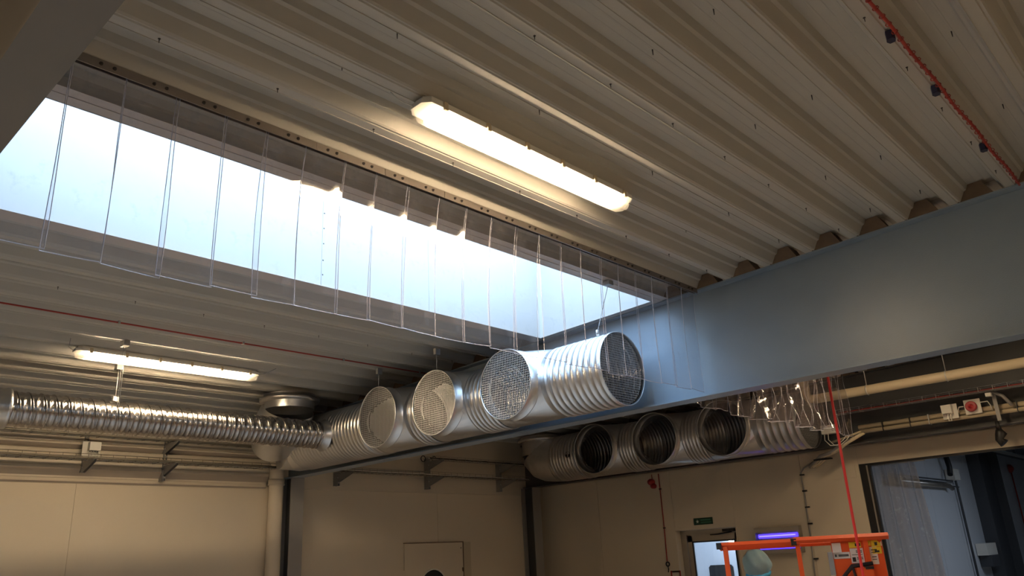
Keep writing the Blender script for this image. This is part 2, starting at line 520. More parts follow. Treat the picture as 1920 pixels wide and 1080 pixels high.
MB().box(SX0, SX1, SY0, SY0 + 0.006, rz(SY0) - 0.012, rz(SY0) + 0.03).obj('edge_bead', SHAFT, sk)
for zz in (3.86, 3.98, 4.12, 4.25, 4.38, 4.52, 4.66):
    MB().lathe([(0, 0.0), (0, 0.006), (0.003, 0.004)], (3.175, SY1, zz), (0, -1, 0), 8).obj('screw', DARKM, sk)

# ------------------------------------------------------------------ strip curtain of clear PVC in the bay of the skylight
def strip_mesh(w, h, bow, wav, edge=0.004, seed=0, nseg=18, crump=0.0, kick=(0.025, 0.2)):
    """strip hanging from z=0; returns MB in local coords, x across, y depth"""
    rnd = random.Random(seed)
    ph = rnd.uniform(0, 6.28); k1 = rnd.uniform(0.6, 1.4)
    nx = 6
    skew = rnd.uniform(-0.012, 0.012)
    mb = MB()
    def P(u, v, side):
        x = (u - 0.5) * w + 0.006 * sin(v * 4 + ph) * v
        y = bow * (4 * (u - 0.5) ** 2) * (0.3 + 0.7 * v) + wav * sin(v * 5 * k1 + ph) * v
        if crump:
            y += crump * sin(u * 7 + ph + v * 4) * v + crump * 0.6 * sin(v * 11 + u * 5 + ph)
        y += kick[0] * (1 - math.exp(-v * h / kick[1]))      # the strips kick back below the clamp
        z = -v * h + skew * (u - 0.5) * v
        return (x, y + side * 0.0015, z)
    for side in (-1, 1):
        vs = [P(i / nx, j / nseg, side) for j in range(nseg + 1) for i in range(nx + 1)]
        mb.add(vs, [(j * (nx + 1) + i, j * (nx + 1) + i + 1, (j + 1) * (nx + 1) + i + 1, (j + 1) * (nx + 1) + i) for j in range(nseg) for i in range(nx)], 0, True)
        if not crump: break
        break
    # cut edges: thin solid bead down both sides and along the hem
    for u in (0.0, 1.0):
        mb.tube([P(u, j / nseg, 0) for j in range(nseg + 1)], 0.0019, 4, 1, False)
    mb.tube([P(i / nx, 1.0, 0) for i in range(nx + 1)], 0.0024, 4, 1, False)
    return mb
cu = thing('strip_curtain', 'clear plastic strip curtain hanging from a steel rail before the skylight', 'curtain')
YC = 3.20
edges = [0.573, 0.818, 1.037, 1.272, 1.499, 1.722, 1.946, 2.192, 2.406, 2.626, 2.866, 3.090, 3.317, 3.542, 3.766, 3.99, 4.215, 4.44, 4.66, 4.885, 5.11, 5.33, 5.55, 5.74]
ztop = rz(YC) - 0.035
for i, (a, b) in enumerate(zip(edges[:-1], edges[1:])):
    w = b - a + (0.022 if i in (3, 8, 12, 16) else 0.006)
    zb = (2.938 if 5 <= i <= 13 else 2.924) + random.uniform(-0.008, 0.006)
    o = strip_mesh(w, ztop + 0.02 - zb, random.uniform(-0.006, -0.002), random.uniform(0.002, 0.007), seed=i,
                   kick=(0.078, 0.30) if 5 <= i <= 13 else (0.025, 0.2)).obj('strip', [STRIP, EDGE], cu)
    o.location = ((a + b) / 2, YC + 0.004 + (0.006 if i % 2 else 0.0), ztop + 0.02)
# rail: steel angle with clamping plates in lengths
for x0, x1 in ((0.49, 1.99), (1.992, 2.44), (2.443, 2.885), (2.888, 4.2), (4.203, 5.78)):
    MB().box(x0, x1, YC - 0.012, YC - 0.006, ztop - 0.004, ztop + 0.040).obj('clamp_plate', RAILM, cu)
slab_m = MB(); slab(slab_m, 0.49, 5.78, YC - 0.006, YC + 0.045, -0.005, -0.001)
slab_m.box(0.49, 5.78, YC + 0.016, YC + 0.020, ztop - 0.002, ztop + 0.038)
slab_m.obj('rail', RAILM, cu)
bolt = MB().lathe([(0, 0.0), (0.005, 0.006), (0.005, 0.008), (0, 0.009)][::-1], (0, 0, 0), (0, -1, 0), 8).tube([(0, -0.004, 0), (0, -0.012, 0)], 0.004, 6)
bolt0 = bolt.obj('bolt', DARKM, cu)
bolt0.location = (0.66, YC - 0.012, ztop + 0.018)
for i, (a, b) in enumerate(zip(edges[:-1], edges[1:])):
    for d in (-0.028, 0.028):
        inst(bolt0, ((a + b) / 2 + d + 0.02, YC - 0.012, ztop + 0.018), cu)

cu2 = thing('strip_curtain', 'crumpled clear plastic strip curtain hanging behind the blue-grey beam', 'curtain')
YC2 = 3.52
xs = [5.98 + 0.235 * i for i in range(17)]
for i, x in enumerate(xs[:-1]):
    cr = 0.035 if 5 <= i <= 12 else 0.014
    o = strip_mesh(0.26, rz(YC2) - 0.04 - 2.905 - random.uniform(-0.03, 0.02), random.uniform(-0.03, 0.03), 0.02, seed=40 + i, crump=cr).obj('strip', [STRIPD, EDGE], cu2)
    o.location = (x + 0.12, YC2 + (0.01 if i % 2 else 0), rz(YC2) - 0.03)
MB().box(5.98, 9.80, YC2 - 0.01, YC2 - 0.005, rz(YC2) - 0.045, rz(YC2) - 0.004).obj('rail', RAILM, cu2)

# ------------------------------------------------------------------ ducts
def ribbed(s0, s1, r, step, h=0.006, wd=0.010):
    pr = [(s0, r)]
    s = s0 + step * 0.5
    while s < s1 - wd:
        pr += [(s - wd, r), (s - wd * 0.45, r + h), (s + wd * 0.45, r + h), (s + wd, r)]
        s += step
    pr.append((s1, r))
    return pr
def wire_mesh(cx, r, axis, name, parent, gap=0.021, c=(0, 0, 0)):
    """woven square grid filling a ring; axis 'x' or 'y' is the ring's normal"""
    mb = MB()
    k = int(r / gap)
    for i in range(-k, k + 1):
        p = i * gap
        if abs(p) >= r - 0.004: continue
        L = sqrt(r * r - p * p)
        t = 0.0014
        if axis == 'x':
            mb.box(c[0] - t, c[0] + t, c[1] + p - t, c[1] + p + t, c[2] - L, c[2] + L)
            mb.box(c[0] - t, c[0] + t, c[1] - L, c[1] + L, c[2] + p - t, c[2] + p + t)
        else:
            mb.box(c[0] + p - t, c[0] + p + t, c[1] - t, c[1] + t, c[2] - L, c[2] + L)
            mb.box(c[0] - L, c[0] + L, c[1] - t, c[1] + t, c[2] + p - t, c[2] + p + t)
    o = mb.obj(name, GRIT, parent)
    o['kind'] = 'stuff'
    return o
def ring_bead(mb, c, r, axis, rr=0.005, n=56, mi=0):
    pts = []
    for k in range(n + 1):
        a = 2 * pi * k / n
        if axis == 'x': pts.append((c[0], c[1] + r * cos(a), c[2] + r * sin(a)))
        elif axis == 'y': pts.append((c[0] + r * cos(a), c[1], c[2] + r * sin(a)))
        else: pts.append((c[0] + r * cos(a), c[1] + r * sin(a), c[2]))
    mb.tube(pts, rr, 6, mi, True, False)
def hull_tee(cx, cz, yb, r, xm, parent, m_, rb, yr, sgn):
    """sheet metal shoe that carries the branch ring round into the run of the duct"""
    bm = bmesh.new()
    n = 40
    A = [bm.verts.new((xm, yb + rb * cos(2 * pi * k / n), cz + rb * sin(2 * pi * k / n))) for k in range(n)]
    Bv = [bm.verts.new((cx + r * cos(2 * pi * k / n), yr, cz + r * sin(2 * pi * k / n))) for k in range(n)]
    sa, sb = set(A), set(Bv)
    bmesh.ops.convex_hull(bm, input=list(bm.verts))
    bmesh.ops.recalc_face_normals(bm, faces=list(bm.faces))
    kill = [f for f in bm.faces if all(v in sa for v in f.verts) or all(v in sb for v in f.verts) or f.normal.y * sgn < -0.02
            or ((f.calc_center_median().y - yb) ** 2 + (f.calc_center_median().z - cz) ** 2 < (r * 0.97) ** 2)]
    bmesh.ops.delete(bm, geom=kill, context='FACES_ONLY')
    for f in bm.faces: f.smooth = True
    me = bpy.data.meshes.new('tee_shoe')
    bm.to_mesh(me); bm.free()
    me.materials.append(m_)
    o = bpy.data.objects.new('tee_shoe', me)
    COL.objects.link(o); o.parent = parent
    return o

def duct_run(label, cx, cz, r, yend, branches, xm, yfar, path, rtop, m_, meshes, stepf):
    t = thing('air_duct', label, 'duct', 'galvanised air ducts with three side mouths')
    tw = r * 1.05
    ys = [yend]
    # open end, ribbed
    first = branches[0] - tw
    ep = [(y_, q) for y_, q in ribbed(yend, first, r, stepf, 0.0055, 0.008)]
    MB().lathe(ep, (cx, 0, cz), (0, 1, 0)).obj('ribbed_section', m_, t)
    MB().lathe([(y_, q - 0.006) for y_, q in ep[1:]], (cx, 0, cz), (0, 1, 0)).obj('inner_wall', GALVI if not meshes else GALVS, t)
    mb = MB(); ring_bead(mb, (cx, yend, cz), r + 0.003, 'y', 0.005); mb.obj('end_ring', m_, t)
    wire_mesh(0, r - 0.004, 'y', 'wire_mesh', t, c=(cx, yend + 0.03, cz))
    for i, yb in enumerate(branches):
        nxt = branches[i + 1] - tw if i + 1 < len(branches) else None
        y0, y1 = yb - tw, yb + tw * 0.98
        sk_ = lambda p, yb=yb: (p.x < cx + 0.02 and (p.y - yb) ** 2 + (p.z - cz) ** 2 < (r * 0.95) ** 2)
        pr = [(y0 + (y1 - y0) * k / 14, r - 0.002) for k in range(15)]
        MB().lathe(pr, (cx, 0, cz), (0, 1, 0), 56, skip=sk_).obj('tee_body', m_, t)
        hull_tee(cx, cz, yb, r - 0.002, xm + 0.115, t, m_, r * 0.985, y0, -1)
        MB().lathe([(0.12 + (cx - xm - 0.12) * k / 10, r * 0.985) for k in range(11)], (xm, yb, cz), (1, 0, 0), skip=lambda p: (p.x - cx) ** 2 + (p.z - cz) ** 2 < (r * 0.93) ** 2).obj('branch_tube', m_, t)
        # collar and mouth
        rc = r * 0.998
        mb = MB().lathe([(0, rc), (0.110, rc), (0.112, rc + 0.009), (0.122, rc + 0.009), (0.124, rc - 0.006)], (xm, yb, cz), (1, 0, 0))
        co = mb.obj('collar', m_, t)
        mb = MB(); ring_bead(mb, (xm, yb, cz), rc + 0.002, 'x', 0.0055); mb.obj('mouth_ring', m_, t)
        for a in (0.15, 2.2, 4.3):
            MB().lathe([(0, 0.0), (0.004, 0.004), (0.0, 0.006)][::-1], (xm + 0.10, yb - rc * cos(a), cz + rc * sin(a)), (0, -cos(a), sin(a)), 6).obj('rivet', GRIT, co)
        MB().lathe([(0.012, rc - 0.004), (0.12, rc - 0.004), (0.122, rc - 0.016)] + [(0.13 + (cx - xm - 0.13) * k / 10, rc - 0.016) for k in range(11)], (xm, yb, cz), (1, 0, 0), skip=lambda p: p.x > xm + 0.13 and (p.x - cx) ** 2 + (p.z - cz) ** 2 < (r * 0.90) ** 2).obj('shade_lining', GALVK if meshes else GALVI, co)  # liner added to keep the inside of the mouth dark
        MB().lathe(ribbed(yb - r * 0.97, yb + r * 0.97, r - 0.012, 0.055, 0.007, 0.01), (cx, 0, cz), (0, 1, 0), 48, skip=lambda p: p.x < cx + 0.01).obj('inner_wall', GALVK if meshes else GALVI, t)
        if meshes:
            wire_mesh(0, rc - 0.004, 'x', 'wire_mesh', co, c=(xm + 0.004, yb, cz))
        if nxt is not None and nxt > y1 + 0.02:
            MB().lathe(ribbed(y1, nxt, r + 0.002, 0.055, 0.006, 0.009), (cx, 0, cz), (0, 1, 0)).obj('coupling', m_, t)
    # long spiral section to the far elbow
    ya = branches[-1] + tw * 0.98
    MB().lathe(ribbed(ya, yfar, r, 0.062, 0.0055, 0.009), (cx, 0, cz), (0, 1, 0)).obj('spiral_section', m_, t)
    mb = MB(); ring_bead(mb, (cx, ya + 0.12, cz), r + 0.003, 'y', 0.006); mb.obj('seam_ring', m_, t)
    # segmented elbow up to the roof; path gives the joints, the last one is the riser
    rr = [r] * (len(path) - 1) + [rtop]
    for k in range(len(path) - 1):
        def ring(q_, rad):
            p = Vector(path[q_])
            a = Vector(path[max(q_ - 1, 0)]); b = Vector(path[min(q_ + 1, len(path) - 1)])
            tn = ((p - a).normalized() if q_ > 0 else Vector((0, 1, 0))) + ((b - p).normalized() if q_ < len(path) - 1 else Vector((0, 0, 1)))
            tn.normalize()
            u = Vector((1, 0, 0)) if abs(tn.x) < 0.8 else Vector((0, 1, 0))
            u = (u - tn * u.dot(tn)).normalized()
            w_ = tn.cross(u)
            return [p + (u * cos(2 * pi * z / 48) + w_ * sin(2 * pi * z / 48)) * rad for z in range(48)]
        v0, v1 = ring(k, rr[k]), ring(k + 1, rr[k + 1])
        MB().add(v0 + v1, [(q, (q + 1) % 48, 48 + (q + 1) % 48, 48 + q) for q in range(48)], 0, True).obj('elbow_segment', m_, t)
    xv, yv, zv = path[-1]
    top = rz(yv + rtop) - 0.006
    MB().lathe([(zv, rtop), (top, rtop)], (xv, yv, 0), (0, 0, 1)).obj('riser', m_, t)
    MB().lathe([(top - 0.085, rtop), (top - 0.085, rtop + 0.055), (top - 0.045, rtop + 0.062), (top - 0.03, rtop + 0.02), (top, rtop + 0.02)], (xv, yv, 0), (0, 0, 1)).obj('roof_flange', GALVD, t)
    return t
d1 = duct_run('large galvanised duct with mesh-covered mouths along the blue-grey beam', 5.44, 3.20, 0.315, 3.80, [4.81, 5.79, 6.70], 5.03, 8.62, [(5.44, 8.62, 3.20), (5.42, 8.80, 3.20), (5.30, 8.93, 3.22), (5.12, 8.86, 3.28), (5.00, 8.60, 3.36), (4.92, 8.34, 3.44), (4.89, 8.21, 3.50)], 0.285, GALV, True, 0.065)
d2 = duct_run('dull galvanised duct with open mouths under the dark beam', 10.17, 3.25, 0.37, 4.25, [5.27, 6.36, 7.47], 9.70, 8.50, [(10.17, 8.50, 3.25), (10.17, 8.66, 3.265), (10.17, 8.78, 3.28), (10.17, 8.86, 3.31), (10.17, 8.90, 3.34)], 0.36, GALVD, False, 0.10)
# round hole with a measuring tap in the first spiral length
MB().lathe([(0, 0.0), (0, 0.036), (0.004, 0.040)], (5.128, 7.12, 3.22), (-1, 0, 0.05), 16).obj('test_hole', BLACK, d1)
MB().tube([(5.118, 7.15, 3.235), (5.116, 7.09, 3.21)], 0.005, 6).obj('tap', GRIT, d1)
MB().lathe([(0, 0.0), (0, 0.045), (0.004, 0.050)], (9.80, 8.07, 3.24), (-1, 0, 0.05), 16).obj('test_hole', BLACK, d2)
# hangers for the main duct
for (x, y, z0) in ((5.08, 5.79, 3.52), (5.05, 6.70, 3.52)):
    zt = rz(y)
    MB().tube([(x, y, z0), (x, y, zt)], 0.003, 6).obj('hanger_rod', GRIT, d1)
    MB().box(x - 0.03, x + 0.03, y - 0.025, y + 0.01, zt - 0.065, zt - 0.002).obj('roof_clamp', BRK, d1)
MB().tube([(5.30, 3.93, 3.50), (5.30, 3.93, 3.545)], 0.014, 8).obj('hanger_eye', GRIT, d1)
MB().tube([(5.30, 3.93, 3.53), (4.96, 3.53, 3.775)], 0.003, 6).obj('hanger_rod', GRIT, d1)
MB().box(4.92, 4.98, 3.49, 3.55, 3.765, rz(3.5) - 0.012).obj('roof_clamp', BRK, d1)

# slimmer spiral duct that feeds the run from the left
sp = thing('spiral_duct', 'slim ribbed spiral duct slung across the far wall into the large duct', 'duct', None)
def spiral(x0, x1, r, y, z, m_, parent):
    MB().lathe(ribbed(x0, x1, r, 0.0517, 0.0035, 0.006), (0, y, z), (1, 0, 0), 48).obj('duct_tube', m_, parent)
    mb = MB()
    turns = int((x1 - x0) / 0.1035)
    pts = []
    for k in range(turns * 24 + 1):
        a = 2 * pi * k / 24
        pts.append((x0 + 0.1035 * k / 24, y + (r + 0.004) * cos(a), z + (r + 0.004) * sin(a)))
    mb.tube(pts, 0.006, 5, 0, True)
    mb.obj('spiral_seam', m_, parent)
spiral(1.92, 5.09, 0.150, 7.85, 3.172, GALVS, sp)
MB().lathe([(5.04, 0.156), (5.09, 0.160), (5.11, 0.18), (5.125, 0.185)], (0, 7.85, 3.172), (1, 0, 0), 48).obj('saddle', GALV, sp)
MB().lathe([(0.2, 0.168), (1.86, 0.168), (1.87, 0.178), (1.90, 0.178), (1.905, 0.154)], (0.01, 7.85, 3.172), (1, 0, 0), 48).obj('smooth_sleeve', GALV, sp)
MB().tube([(2.80, 7.85, 3.32), (2.80, 7.85, rz(7.85))], 0.003, 6).obj('hanger_rod', GRIT, sp)
MB().box(2.775, 2.825, 7.83, 7.87, 3.325, 3.37).obj('hanger_clamp', GRIT, sp)
MB().box(2.77, 2.83, 7.815, 7.885, rz(7.85) - 0.06, rz(7.85) - 0.002).obj('roof_clamp', BRK, sp)

# second long hanger beside the far lamp
t = thing('hanger_wire', 'thin twin hanger wire with a clamp in front of the far lamp', 'wire')
MB().tube([(2.55, 7.10, rz(7.1)), (2.56, 7.12, 3.02)], 0.0025, 5).tube([(2.57, 7.10, rz(7.1)), (2.575, 7.12, 3.05)], 0.0025, 5).obj('wire', GRIT, t)
MB().box(2.53, 2.58, 7.04, 7.13, rz(7.1) - 0.05, rz(7.1) - 0.002).obj('roof_clamp', BRK, t)

# ------------------------------------------------------------------ lamps
def lamp(label, x0, x1, yc, rot=0.0, group='long plastic ceiling lamps'):
    L = x1 - x0
    t = thing('ceiling_light', label, 'lamp', group, ((x0 + x1) / 2, yc, rz(yc)))
    t.rotation_euler = (math.atan(-RK), 0, rot)
    w = 0.068
    def cham(l, w_, c): return [(-l, -w_ + c), (-l + c, -w_), (l - c, -w_), (l, -w_ + c), (l, w_ - c), (l - c, w_), (-l + c, w_), (-l, w_ - c)]
    fr = ((0, 0, 0), (1, 0, 0), (0, 1, 0), (0, 0, 1))
    MB().prism(cham(L / 2, w + 0.006, 0.035), -0.052, -0.028, fr).prism(cham(L / 2 - 0.02, w - 0.01, 0.03), -0.03, -0.004, fr).obj('housing', WHITE, t)
    # stadium-shaped glowing tray
    n = 10
    el = L / 2 - 0.155
    ew = 0.043
    poly = [(el + ew * 1.2 * cos(a), ew * sin(a)) for a in [-pi / 2 + pi * k / n for k in range(n + 1)]] + [(-el + ew * 1.2 * cos(a), ew * sin(a)) for a in [pi / 2 + pi * k / n for k in range(n + 1)]]
    MB().prism(poly, -0.078, -0.055, fr).obj('led_tray', LEDM, t)
    # clear cover with tapered flanks
    a = cham(L / 2 - 0.004, w, 0.033)
    b = cham(L / 2 - 0.025, w - 0.014, 0.03)
    n = 8
    vs = [(x, y, -0.052) for x, y in a] + [(x, y, -0.100) for x, y in b]
    MB().add(vs, [(k, (k + 1) % n, n + (k + 1) % n, n + k) for k in range(n)] + [tuple(range(n, 2 * n))]).obj('clear_cover', COVER, t)
    for k in range(6):
        x = -L / 2 + 0.12 + (L - 0.24) * k / 5
        for s in (-1, 1):
            MB().box(x - 0.012, x + 0.012, s * (w + 0.012) - 0.006, s * (w + 0.012) + 0.006, -0.068, -0.024).obj('clip', BEIGEP, t)
    return t
lamp('long glowing ceiling lamp on the roof deck in front of the strip curtain', 2.12, 3.83, 2.53)
lamp('glowing ceiling lamp at the far end over the slim spiral duct', 2.26, 4.04, 7.45)
lamp('added unseen ceiling lamp behind the viewer in the middle bay', 2.12, 3.87, -5.2)  # out of view, added for more ambient light
lamp('added unseen ceiling lamp in the bay on the near side of the overhead beam', -3.2, -1.45, 2.0)  # out of view, added to fill the room with light
lamp('added unseen ceiling lamp near the far wall in the bay before the overhead beam', -2.2, -0.45, 7.2)  # out of view, added to brighten the left wall
lamp('ceiling lamp hidden behind the blue-grey beam before the wide doorway', 7.3, 9.05, 2.53)
lamp('added unseen ceiling lamp behind the viewer in the bay of the wide doorway', 7.4, 9.15, -1.4)  # out of view, added to brighten the doorway wall
t = thing('lamp_cable', 'thin pale cable looping out of the near end of the long lamp', 'cable')
MB().tube([(2.02, 2.60, rz(2.6) + 0.02), (2.06, 2.59, rz(2.6) - 0.01), (2.08, 2.57, rz(2.6) - 0.03), (2.14, 2.55, rz(2.6) - 0.04)], 0.003, 6).obj('cable', WHITE, t)
t = thing('lamp_hook', 'bent wire hooks at both ends of the far lamp', 'wire')
for xa, s in ((2.25, -1), (4.05, 1)):
    MB().tube([(xa, 7.45, rz(7.45) - 0.04), (xa + s * 0.05, 7.40, rz(7.4) - 0.03), (xa + s * 0.09, 7.25, rz(7.2) - 0.002)], 0.004, 6).obj('wire_hook', BRK, t)

# ------------------------------------------------------------------ red cables under the roof
t = thing('red_cable', 'red cable strapped along a rib with dark blue clips in the upper right', 'cable', 'red roof cables')
pts = []
for k in range(140):
    x = 0.55 + (5.74 - 0.55) * k / 139
    pts.append((x, 0.725 + 0.004 * sin(x * 9), rz(0.725) - 0.028 + 0.004 * sin(x * 7 + 1)))
MB().tube(pts, 0.008, 8).obj('cable', RED, t)
mb = MB()
for k in range(66):
    x = 0.6 + 0.078 * k
    ring = []
    for q in range(9):
        a = 2 * pi * q / 8
        ring.append((x + 0.004 * sin(a), 0.725 + 0.013 * cos(a), rz(0.725) - 0.028 + 0.013 * sin(a)))
    mb.tube(ring, 0.0022, 4, 0, True, False)
    mb.tube([(x, 0.725, rz(0.725) - 0.016), (x + 0.004, 0.731, rz(0.725) + 0.0)], 0.0018, 4)
o = mb.obj('cable_tie', RED, t); o['kind'] = 'stuff'
for x in (2.45, 3.43, 4.08, 4.97):
    MB().prism([(-0.022, -0.012), (0.0, -0.02), (0.022, -0.012), (0.022, 0.012), (0, 0.02), (-0.022, 0.012)], -0.045, 0.0, ((x, 0.752, rz(0.75) - 0.004), (1, 0, 0), (0, 1, 0), (0, 0, 1))).obj('clip', BLUEC, t)
t = thing('red_cable', 'thin red cable running along a rib past the far lamp', 'cable', 'red roof cables')
MB().tube([(0.5, 6.56, rz(6.56) - 0.014), (3.0, 6.565, rz(6.56) - 0.018), (5.74, 6.56, rz(6.56) - 0.014)], 0.007, 6).obj('cable', RED, t)
for x in (1.2, 2.3, 3.4, 4.5, 5.5):
    MB().box(x - 0.008, x + 0.008, 6.548, 6.574, rz(6.56) - 0.026, rz(6.56) - 0.002).obj('clip', BRK, t)

# ------------------------------------------------------------------ cable trays and brackets on the far wall
def tray(x0, x1, y0, y1, z, h, name, label, group, along='x', rung=0.15, wires=(0, 0.5, 1), m_=TRAYM, cables=3, seed=1):
    t = thing(name, label, 'cable tray', group)
    mb = MB()
    r = 0.0032
    def pt(s, w_, z_): return (s, w_, z_) if along == 'x' else (w_, s, z_)
    for k in wires:
        w_ = y0 + (y1 - y0) * k
        mb.tube([pt(x0, w_, z), pt(x1, w_, z)], r, 5)
    for w_ in (y0, y1):
        mb.tube([pt(x0, w_, z + h), pt(x1, w_, z + h)], r, 5)
    mb.obj('side_wire', m_, t)
    mb = MB()
    n = int(abs(x1 - x0) / rung)
    for k in range(n + 1):
        s = x0 + (x1 - x0) * k / max(1, n)
        mb.tube([pt(s, y0, z + h), pt(s, y0, z - 0.003), pt(s, y1, z - 0.003), pt(s, y1, z + h)], r, 5, 0, False)
    o = mb.obj('rung', m_, t); o['kind'] = 'stuff'
    rnd = random.Random(seed)
    for c in range(cables):
        pts = []
        w0 = y0 + (y1 - y0) * (c + 1) / (cables + 1)
        for k in range(24):
            s = x0 + (x1 - x0) * k / 23
            pts.append(pt(s, w0 + rnd.uniform(-.012, .012), z + 0.012 + rnd.uniform(0, 0.006)))
        MB().tube(pts, rnd.choice((0.006, 0.008, 0.009)), 6).obj('cable', rnd.choice((BLACK, TRAYM, WHITE, BRK)), t)
    return t
tray(XB + .1, 5.50, YW - 0.36, YW - 0.22, 3.262, 0.045, 'cable_tray', 'upper wire cable tray on the far wall under the slim duct', 'wire trays on the far wall', rung=0.17, cables=2)
tray(XB + .1, 5.52, YW - 0.40, YW - 0.20, 3.000, 0.05, 'cable_tray', 'lower wire cable tray on the far wall holding brown cables', 'wire trays on the far wall', rung=0.13, cables=5, seed=3)
tray(6.45, 10.4, YW - 0.40, YW - 0.20, 3.005, 0.05, 'cable_tray', 'lower wire cable tray between the two steel columns', 'wire trays on the far wall', rung=0.13, cables=5, seed=5)
tray(8.2, 10.5, YW - 0.36, YW - 0.22, 3.262, 0.045, 'cable_tray', 'upper wire cable tray between the two steel columns', 'wire trays on the far wall', rung=0.17, cables=2, seed=6)
t = thing('wall_cable', 'thin dark cable drooping across the wall between the steel columns', 'cable')
MB().tube([(6.3, YW - 0.03, 3.10), (7.2, YW - 0.03, 3.085), (8.3, YW - 0.03, 3.10)], 0.005, 5).obj('cable', BRK, t)
def bracket(x, z0, z1, arms, label):
    t = thing('tray_bracket', label, 'bracket', 'zinc tray brackets on the far wall', (x, YW - 0.10, 0))
    # slotted channel
    mb = MB().box(-0.021, -0.017, -0.022, 0.085, z0, z1).box(0.017, 0.021, -0.022, 0.085, z0, z1).box(-0.021, 0.021, 0.02, 0.024, z0, z1)
    z = z0 + 0.03
    while z < z1 - 0.03:
        mb.box(-0.018, 0.018, -0.023, -0.020, z, z + 0.022)
        z += 0.05
    mb.obj('channel', BRK, t)
    for za in arms:
        poly = [(0, 0), (-0.34, 0), (-0.34, -0.025), (-0.02, -0.12), (0, -0.12)]
        a = MB()
        for s in (-1, 1):
            a.prism(poly, s * 0.016 - 0.0015, s * 0.016 + 0.0015, ((0.0, -0.02, za), (0, 1, 0), (0, 0, 1), (1, 0, 0)))
        a.box(-0.017, 0.017, -0.36, -0.02, za - 0.003, za)
        a.obj('arm', BRK, t)
        MB().tube([(-0.022, -0.03, za - 0.06), (0.024, -0.03, za - 0.06)], 0.008, 6).obj('bolt', GRIT, t)
bracket(3.215, 2.88, 3.33, [2.995], 'zinc tray bracket on the far wall beside the white junction box')
bracket(4.13, 2.815, 3.30, [3.255, 2.995], 'double zinc tray bracket nearest the beige downpipe')
bracket(6.635, 2.83, 3.02, [3.0], 'short single zinc tray bracket just past the grey steel column')
bracket(8.34, 2.825, 3.31, [3.255, 3.0], 'double zinc tray bracket midway between the steel columns')
bracket(9.96, 2.825, 3.32, [3.255, 3.0], 'double zinc tray bracket nearest the corner column')
bracket(1.6, 2.88, 3.33, [3.255, 2.995], 'double zinc tray bracket at the far left end of the wall')
t = thing('junction_box', 'white junction box on a plate above the lower wall cable tray', 'box', 'white junction boxes')
MB().box(3.15, 3.345, YW - 0.20, YW - 0.19, 3.045, 3.215).obj('back_plate', WHITE, t)
MB().box(3.205, 3.325, YW - 0.27, YW - 0.20, 3.11, 3.205).obj('enclosure', WHITE, t)
for k in range(4):
    x = 3.222 + 0.028 * k
    MB().tube([(x, YW - 0.235, 3.112), (x, YW - 0.235, 3.095)], 0.008, 8).obj('gland', BRK, t)
    MB().tube([(x, YW - 0.235, 3.095), (x + 0.006 * (k - 1.5), YW - 0.24, 3.06), (x + 0.01 * (k - 1.5), YW - 0.25, 3.02)], 0.004, 6).obj('cable', WHITE, t)
t = thing('cable_coil', 'small coil of black cable hung beside the middle wall bracket', 'cable')
for dx in (-0.14, 0.09):
    mb = MB(); ring_bead(mb, (8.34 + dx, YW - 0.14, 3.29), 0.045, 'y', 0.007, 20); mb.obj('loop', BLACK, t)

# ------------------------------------------------------------------ doors in the far walls
d = struct('door_1')
mb = MB()
cxp, czp, rp = 8.47, 1.36, 0.27
n = 40
for (x0, x1, z0, z1) in ((7.905, 9.10, 0.0, czp - rp - .001), (7.905, 9.10, czp + rp + .001, 2.015)):
    mb.box(x0, x1, YW - 0.03, YW - 0.001, z0, z1)
vs = []
for k in range(n):
    a = 2 * pi * k / n
    vs.append((cxp + rp * cos(a), YW - 0.03, czp + rp * sin(a)))
ring2 = []
for k in range(n):
    a = 2 * pi * k / n
    c, s = cos(a), sin(a)
    tt = min(((9.10 - cxp) / c) if c > 1e-6 else (((7.905 - cxp) / c) if c < -1e-6 else 9), ((rp + .001) / abs(s)) if abs(s) > 1e-6 else 9)
    ring2.append((cxp + c * tt, YW - 0.03, czp + s * tt))
mb.add(vs + ring2, [(k, (k + 1) % n, n + (k + 1) % n, n + k) for k in range(n)])
mb.obj('door_leaf', WALL, d)
mb = MB(); ring_bead(mb, (cxp, YW - 0.032, czp), rp, 'y', 0.012, 40); mb.obj('porthole_ring', WHITE, d)
MB().lathe([(0, 0.0), (0, rp)], (cxp, YW - 0.012, czp), (0, -1, 0), 40).obj('porthole_pane', BLACK, d)
mb = MB().box(7.90, 9.115, YW - 0.036, YW - 0.001, 2.016, 2.028).box(9.104, 9.114, YW - 0.036, YW - 0.001, 0, 2.02)
mb.obj('door_seal', FILL, d)
MB().box(9.118, 9.285, YW - 0.02, YW - 0.0005, 0, 2.02).obj('door_jamb', mat('darker_cream_jamb', (0.56, 0.49, 0.37), 0.6), d)  # jamb in a darker cream than the wall panels
MB().lathe([(0, 0), (0.004, 0.008), (0, 0.01)][::-1], (9.06, YW - 0.03, 1.93), (0, -1, 0), 8).obj('screw', DARKM, d)

